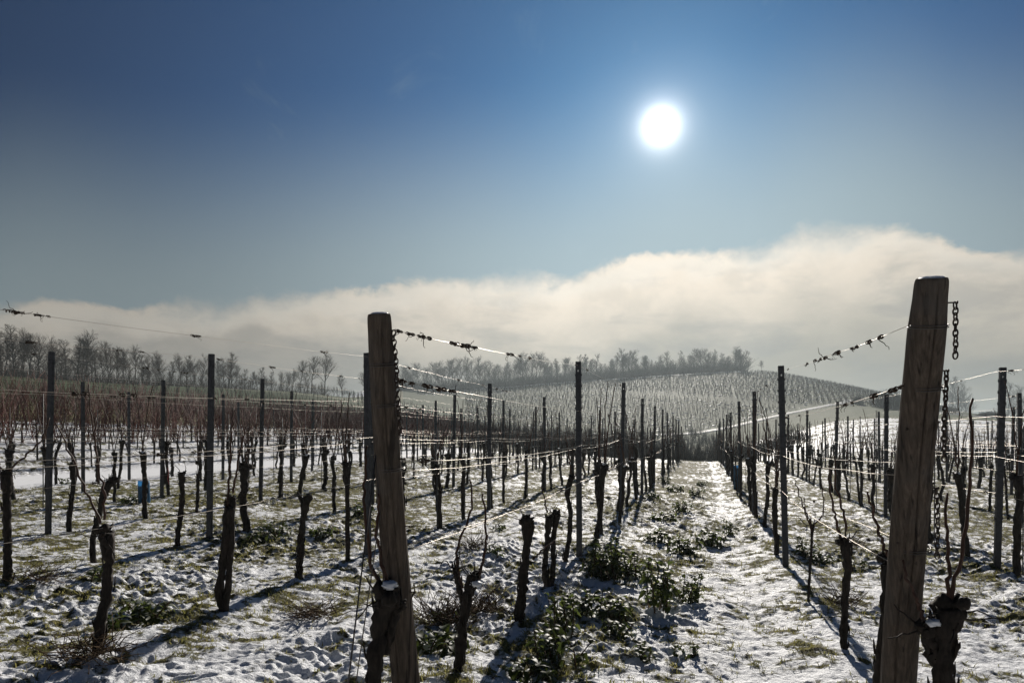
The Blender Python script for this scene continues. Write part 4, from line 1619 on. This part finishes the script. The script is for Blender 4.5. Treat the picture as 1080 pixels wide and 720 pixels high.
mid = []
px = 418.0
while px < 790:
    ty = np.interp(px, [418, 440, 470, 500, 520, 545, 560, 575, 590, 602, 618, 640, 658, 680, 700, 720, 740, 760, 778, 788],
                   [388, 384, 378, 378, 380, 376, 368, 380, 377, 380, 370, 376, 366, 373, 371, 370, 368, 371, 365, 370])
    mid.append((px, ty + rg.uniform(-2, 9)))
    px += rg.uniform(1.6, 5.6)
for i, (px, ty) in enumerate(mid):
    d = float(rg.uniform(251, 262))
    put_tree(FAR_T, int(rg.integers(0, 5)), px, d, ty, "hazy bare tree in the long row on top of the vineyard hill", "hazy trees on the hilltop", rg=rg)
put_tree(FAR_T, 1, 803, 258, 380, "lone tiny bare tree right of the hilltop tree row", None, rg=rg)
for px, ty, d in ((1004, 400, 330), (1014, 396, 340), (1022, 404, 335), (1062, 402, 330), (1074, 406, 340)):
    put_tree(FAR_T, 2, px, d, ty, "faint foggy tree in the valley right of the right wooden post", "faint trees in the fog", rg=rg)


# ------------------------------------------------------------------ brush between the trunks, bushes
def brush_proto(rg, H, n, tw):
    m = MB()
    for _ in range(n):
        p = np.array([rg.normal(0, 0.35), rg.normal(0, 0.35), -0.1])
        e = p + np.array([rg.normal(0, 0.45), rg.normal(0, 0.45), rg.uniform(0.5, 1.0)]) * H
        m.tube([p, (p + e) / 2 + rg.normal(0, 0.06 * H, 3), e], [tw * 1.3, tw, tw * 0.5], 3, cap=False)
    return m.arrays()


bp = [brush_proto(rg, 1.9, 20, 0.014) for _ in range(5)]
bs = []
for px in np.arange(-80, 345, 1.6):
    d = float(ridge_d(px, rg.uniform(-3, 10)))
    x = (px - CX) / FPX * d
    bs.append((x, d, tz(x, d)))
scatter("undergrowth", bp, bs, M_BUSH, "thin brush between the trees of the left ridge", 45, None, 0.5, 1.2)
bp2 = [brush_proto(rg, 4.6, 24, 0.036) for _ in range(5)]
bs = []
for px in np.arange(415, 786, 0.8):
    d = float(rg.uniform(250, 263)); x = (px - CX) / FPX * d
    bs.append((x, d, tz(x, d)))
scatter("hilltop_undergrowth", bp2, bs, M_BUSH, "dense hazy brush under the hilltop trees", 46, None, 0.6, 1.3)


def bush(px, d, wid, hgt, label, seed):
    rg = np.random.default_rng(seed)
    m = MB()
    for _ in range(420):
        a = rg.uniform(0, 2 * np.pi); rr = math.sqrt(rg.random())
        p = np.array([math.cos(a) * rr * wid * 0.35, math.sin(a) * rr * wid * 0.35, -0.1])
        e = np.array([math.cos(a) * rr * wid * 0.5, math.sin(a) * rr * wid * 0.5, hgt * math.sqrt(max(0.05, 1 - rr * rr)) * rg.uniform(0.75, 1.05)])
        m.tube([p, (p + e) / 2 + rg.normal(0, 0.12, 3), e], [0.03, 0.03, 0.015], 3, cap=False)
        for _ in range(3):
            q = p + (e - p) * rg.uniform(0.4, 1)
            m.tube([q, q + rg.normal(0, 0.35, 3)], [0.022, 0.012], 3, cap=False)
    o = m.build("bush", M_BUSH)
    x = (px - CX) / FPX * d
    o.location = (x, d, tz(x, d))
    tag(o, label, "bush")


bush(938, 150, 8.0, 4.6, "large dark rounded bush beside the farm road, left of the right wooden post", 71)
bush(905, 160, 2.2, 1.6, "small dark bush on the farm road edge, left of the rounded bush", 72)
bush(1045, 152, 6.0, 1.3, "low dark hedge bush by the white field path on the right", 73)


# ------------------------------------------------------------------ leafy winter plants in the alley
def leaf(m, p, dv, L, W, rg, droop=0.5):
    dv = np.array(dv, float); dv /= np.linalg.norm(dv)
    side = np.cross(dv, [0, 0, 1]); side /= np.linalg.norm(side) + 1e-9
    up = np.cross(side, dv)
    roll = rg.uniform(-0.6, 0.6)
    side, up = side * math.cos(roll) + up * math.sin(roll), up * math.cos(roll) - side * math.sin(roll)
    n = 6
    s = np.linspace(0, 1, n)
    ww = W * np.array([0.10, 0.62, 0.95, 1.0, 0.66, 0.05]) * 0.5
    q = np.array(p)[None, :] + (s * L)[:, None] * dv - (droop * s ** 2 * L * 0.5)[:, None] * np.array([0, 0, 1.0]) + (0.10 * L * np.sin(s * 3.1))[:, None] * up
    fold = 0.30
    wave = 0.12 * np.sin(s * 9 + rg.uniform(0, 6))[:, None]
    Lf = q - ww[:, None] * side + (fold + wave) * ww[:, None] * up
    Rt = q + ww[:, None] * side + (fold - wave) * ww[:, None] * up
    v = np.stack([Lf, q, Rt], 1).reshape(-1, 3)
    f = []
    for i in range(n - 1):
        f += [[i * 3, i * 3 + 1, i * 3 + 4, i * 3 + 3], [i * 3 + 1, i * 3 + 2, i * 3 + 5, i * 3 + 4]]
    m.add(v, None, f)


def leafy_variant(seed, stems, H, spread, size=1.0):
    rg = np.random.default_rng(seed)
    S, Lf = MB(), MB()
    for i in range(stems):
        a = rg.uniform(0, 2 * np.pi); rr = spread * math.sqrt(rg.random())
        p = np.array([math.cos(a) * rr, math.sin(a) * rr, -0.03])
        hh = H * rg.uniform(0.45, 1.0)
        e = p + np.array([rg.normal(0, 0.05), rg.normal(0, 0.05), hh])
        S.tube([p, (p + e) / 2 + rg.normal(0, 0.012, 3), e], [0.006, 0.005, 0.003], 5)
        nl = int(6 + hh * 24)
        for j in range(nl):
            f = rg.uniform(0.12, 1.0)
            q = p + (e - p) * f
            b = j * 2.4 + rg.uniform(-0.4, 0.4)
            dv = np.array([math.cos(b), math.sin(b), rg.uniform(-0.1, 0.75) + 0.5 * (f > 0.85)])
            leaf(Lf, q, dv, size * rg.uniform(0.055, 0.100), size * rg.uniform(0.032, 0.056), rg, rg.uniform(0.4, 1.6))
    root = empty("leafy_plant")
    S.build("stems", M_WEED, root)['kind'] = 'stuff'
    o = Lf.build("leaves", M_LEAF, root)
    o['kind'] = 'stuff'
    return root


LEAFY = [leafy_variant(901, 26, 0.42, 0.22, 1.1), leafy_variant(902, 11, 0.28, 0.13), leafy_variant(903, 7, 0.32, 0.11),
         leafy_variant(904, 6, 0.16, 0.12), leafy_variant(905, 4, 0.12, 0.07, 0.85)]
lp_list = [  # px, py of the foot, variant, scale, label
    (640, 610, 0, 0.92, "biggest dark green leafy plant, beside the third vine right of the left wooden post"),
    (672, 608, 1, 1.0, "dark leafy plant touching the right side of the biggest leafy plant"),
    (690, 645, 2, 1.2, "upright pointed leafy plant alone in the middle of the alley"),
    (728, 634, 2, 0.85, "small upright leafy plant, rightmost of those in the near alley"),
    (615, 648, 1, 0.95, "spreading leafy plant just below the biggest leafy plant"),
    (640, 652, 3, 1.2, "flat leafy plant between the spreading one and the pointed one"),
    (596, 668, 2, 1.0, "slim leafy plant beside the foot of the knob headed vine"),
    (588, 700, 1, 1.0, "nearest large leafy plant at the bottom edge of the alley"),
    (556, 712, 3, 1.0, "low snowy leafy plant at the bottom edge, left of the nearest large one"),
    (655, 668, 3, 0.9, "low half buried leafy plant below the pointed one"),
    (706, 630, 3, 1.0, "low leafy plant between the two upright ones"),
    (716, 583, 1, 1.0, "leafy plant with a tuft shape, farther up the middle of the alley"),
    (745, 572, 3, 1.4, "low wide leafy plant near the right wheel track"),
    (768, 562, 2, 0.8, "leafy plant farthest right beside the right wheel track"),
    (690, 570, 3, 1.4, "low leafy plant behind the biggest one"),
    (462, 690, 3, 1.2, "tangled low leafy plant between the left wooden post and the forked vine"),
    (530, 560, 4, 1.2, None), (700, 548, 3, 1.4, None), (720, 540, 1, 1.0, None),
    (675, 690, 4, 1.0, None), (720, 690, 4, 0.8, None), (735, 524, 1, 1.0, None), (712, 518, 3, 1.4, None), (690, 528, 3, 1.4, None),
    (700, 510, 1, 1.0, None), (742, 512, 3, 1.2, None), (675, 513, 3, 1.3, None), (290, 567, 1, 1.0, "leafy plant in the snow left of the club shaped vine"),
    (275, 572, 3, 1.2, "low leafy plant touching a taller one left of the club shaped vine"), (340, 566, 3, 1.0, None), (122, 668, 4, 1.3, "small green leafy plant at the foot of the knob headed vine on the left"),
    (165, 652, 3, 1.1, "low leafy plant right of the knob headed vine on the left"), (150, 645, 4, 1.1, None), (385, 545, 1, 1.0, None), 
    (100, 612, 4, 1.2, None), (900, 600, 4, 1.0, None), (870, 592, 3, 1.0, None), (850, 588, 2, 0.8, None), (70, 510, 4, 1.4, None), (140, 530, 3, 1.2, None), (470, 655, 4, 1.2, None), (525, 590, 4, 1.2, None),
]
used_l = set()
rg = np.random.default_rng(81)
for (px, py, vi, s, lab) in lp_list:
    d = 5.0
    for _ in range(40):                                     # walk down the sight line to the ground
        x = (px - CX) / FPX * d
        zt = tz(x, d)
        d = 0.5 * d + 0.5 * FPX * (EYE - zt) / (py - HY)
    x = (px - CX) / FPX * d
    src = LEAFY[vi]
    if vi in used_l: o = copy_tree(src)
    else: o = src; used_l.add(vi)
    o.location = (x, d, gz(x, d))
    o.rotation_euler = (0, 0, rg.uniform(0, 6.28))
    o.scale = (s, s, s)
    if lab is None:
        lab = ("small dark leafy plant among many along the alley between the wooden posts' rows" if px > 600 else "small dark leafy plant scattered among the vines left of the alley") if px < 790 else "small dark leafy plant among the vines right of the alley"
    tag(o, lab, "plant", "leafy plants in the snow")

# ------------------------------------------------------------------ heaps of pruned twigs / dead weeds, each one thing
def weed_heap(px, py, wid, n, label, seed, H=0.14):
    rg = np.random.default_rng(seed)
    d = 5.0
    for _ in range(40):
        x = (px - CX) / FPX * d
        d = 0.5 * d + 0.5 * FPX * (EYE - tz(x, d)) / (py - HY)
    x = (px - CX) / FPX * d
    m = MB()
    for _ in range(n):
        p = np.array([np.clip(rg.normal(0, wid * 0.28), -wid * .6, wid * .6), np.clip(rg.normal(0, wid * 0.24), -wid * .5, wid * .5), rg.uniform(-0.02, 0.05)])
        a = rg.uniform(0, 2 * np.pi)
        e = p + np.array([math.cos(a) * 0.16, math.sin(a) * 0.16, rg.uniform(-0.01, H)])
        m.tube([p, (p + e) / 2 + rg.normal(0, 0.02, 3), e], [0.0026, 0.0024, 0.0012], 4)
    o = m.build("twig_heap", M_WEED)
    o.location = (x, d, gz(x, d))
    tag(o, label, "twigs", "heaps of dead twigs and weeds")


weed_heap(466, 660, 0.32, 170, "brown tangle of dead weeds between the left wooden post and the forked vine", 91, 0.22)
weed_heap(512, 648, 0.26, 110, "brown dead weeds right of the forked vine", 92, 0.20)
weed_heap(500, 582, 0.22, 90, "curly pruned twigs behind the forked vine", 93, 0.22)
weed_heap(95, 702, 0.40, 130, "dead twigs in the snow at the foot of the knob headed vine", 94, 0.12)
weed_heap(330, 650, 0.25, 110, "dark weed clump in the snow right of the split trunk vine", 95, 0.10)
weed_heap(40, 618, 0.35, 70, "sparse dead twigs on the snow at the left picture edge", 96, 0.16)
weed_heap(898, 575, 0.25, 90, "dead weeds around the foot of a vine left of the right wooden post", 97, 0.16)
weed_heap(888, 640, 0.20, 70, "dead weeds behind the knotty vine with two bent canes", 98, 0.16)

# ------------------------------------------------------------------ blue plant guards and a red ribbon
def guard(px, d, hgt, wid, label, seed):
    rg = np.random.default_rng(seed)
    x = (px - CX) / FPX * d
    z = tz(x, d)
    k, n = 20, 8
    a = np.linspace(0, 2 * np.pi, k, endpoint=False)
    rings, t = [], 0.002
    for rr in (wid / 2, wid / 2 - t):
        for i in range(n):
            f = i / (n - 1)
            r_ = rr * (1 + 0.05 * np.sin(a * 3 + f * 4) + 0.03 * rg.normal(0, 1, k))
            rings.append(np.stack([np.cos(a) * r_, np.sin(a) * r_, np.full(k, -0.04 + f * (hgt + 0.04)) + 0.006 * np.sin(a * 2 + 1) * f], -1))
    order = list(range(n)) + list(range(2 * n - 1, n - 1, -1))
    v = np.vstack([rings[i] for i in order])
    i, j = np.meshgrid(np.arange(2 * n - 1), np.arange(k), indexing='ij')
    q = np.stack([i * k + j, i * k + (j + 1) % k, (i + 1) * k + (j + 1) % k, (i + 1) * k + j], -1).reshape(-1, 4)
    o = link_mesh("plant_guard", np_mesh("plant_guard", v, q, M_BLUE))
    o.location = (x, d, z)
    tag(o, label, "plant guard", "blue plant guards")


guard(777, 16.6, 0.62, 0.15, "blue plant guard standing in the row of the right wooden post", 1)
guard(152, 10.9, 0.36, 0.17, "pale blue plant guard standing in the snow on the left", 2)
m = MB()
rx, ry = (177 - CX) / FPX * 12.0, 12.0
m.tube([(0, 0, 0.5), (0.015, 0, 0.40), (-0.01, 0.01, 0.30), (0.02, 0, 0.20)], [0.004, 0.010, 0.008, 0.004], 4)
o = m.build("ribbon", M_RED)
o.location = (rx, ry, tz(rx, ry) + 0.02)
tag(o, "small red ribbon hanging in the row above the blue guard on the left", "ribbon")


# ------------------------------------------------------------------ grass blades poking through the snow
def grass():
    rg = np.random.default_rng(71)
    N = 330000
    r = 2.0 * (17.0 / 2.0) ** rg.random(N)
    a = rg.uniform(R(-44), R(44), N)
    X = np.sin(a) * r; Y = np.cos(a) * r
    s = snowmask(X, Y)
    keep = (s < 0.50 + 0.12 * rg.random(N)) & (rg.random(N) < np.clip(0.10 + 1.1 * (0.60 - s), 0, 0.7))
    X, Y = X[keep], Y[keep]
    n = len(X)
    Z = ground(X, Y)
    h = rg.uniform(0.010, 0.030, n) * (1 + 0.5 * (fbm(X, Y, 0.8, 2) > 0.1))
    w_ = rg.uniform(0.0011, 0.0024, n) * (1 + 0.10 * np.hypot(X, Y))
    b = rg.uniform(0, 2 * np.pi, n)
    cx_, sx_ = np.cos(b), np.sin(b)
    ln = rg.uniform(0.5, 2.6, n) * h
    t = b + np.pi / 2 + rg.normal(0, 0.4, n)
    lx, ly = np.cos(t) * ln, np.sin(t) * ln
    v = np.zeros((n, 5, 3))
    v[:, 0] = np.stack([X - cx_ * w_, Y - sx_ * w_, Z - 0.006], -1)
    v[:, 1] = np.stack([X + cx_ * w_, Y + sx_ * w_, Z - 0.006], -1)
    v[:, 2] = np.stack([X + cx_ * w_ * 0.8 + lx * 0.35, Y + sx_ * w_ * 0.8 + ly * 0.35, Z + h * 0.6], -1)
    v[:, 3] = np.stack([X - cx_ * w_ * 0.8 + lx * 0.35, Y - sx_ * w_ * 0.8 + ly * 0.35, Z + h * 0.6], -1)
    v[:, 4] = np.stack([X + lx, Y + ly, Z + h], -1)
    base = np.arange(n) * 5
    q = np.stack([base, base + 1, base + 2, base + 3], -1)
    t3 = np.stack([base + 3, base + 2, base + 4], -1)
    o = link_mesh("grass", np_mesh("grass", v.reshape(-1, 3), [t3, q], M_GRASS))
    tag(o, "short yellowish winter grass poking through the snow", kind='stuff')


grass()

# ------------------------------------------------------------------ damp winter air
def haze(density):
    m = bpy.data.materials.new("haze_air")
    m.use_nodes = True
    g = NT(m.node_tree)
    g.n.clear()
    pv = g.new('ShaderNodeVolumePrincipled')
    pv.inputs['Color'].default_value = (0.365, 0.425, 0.455, 1)
    pv.inputs['Density'].default_value = density
    pv.inputs['Anisotropy'].default_value = 0.40
    out = g.new('ShaderNodeOutputMaterial')
    g.l.new(pv.outputs[0], out.inputs['Volume'])
    b = MB()
    zlo, zhi = -45.0, 41.0
    b.box((0, 0, (zlo + zhi) / 2), (2200, 2200, zhi - zlo))
    o = b.build("haze", m, smooth=False)
    tag(o, "thin pale winter haze over the vineyards", kind='stuff')


haze(0.0010)
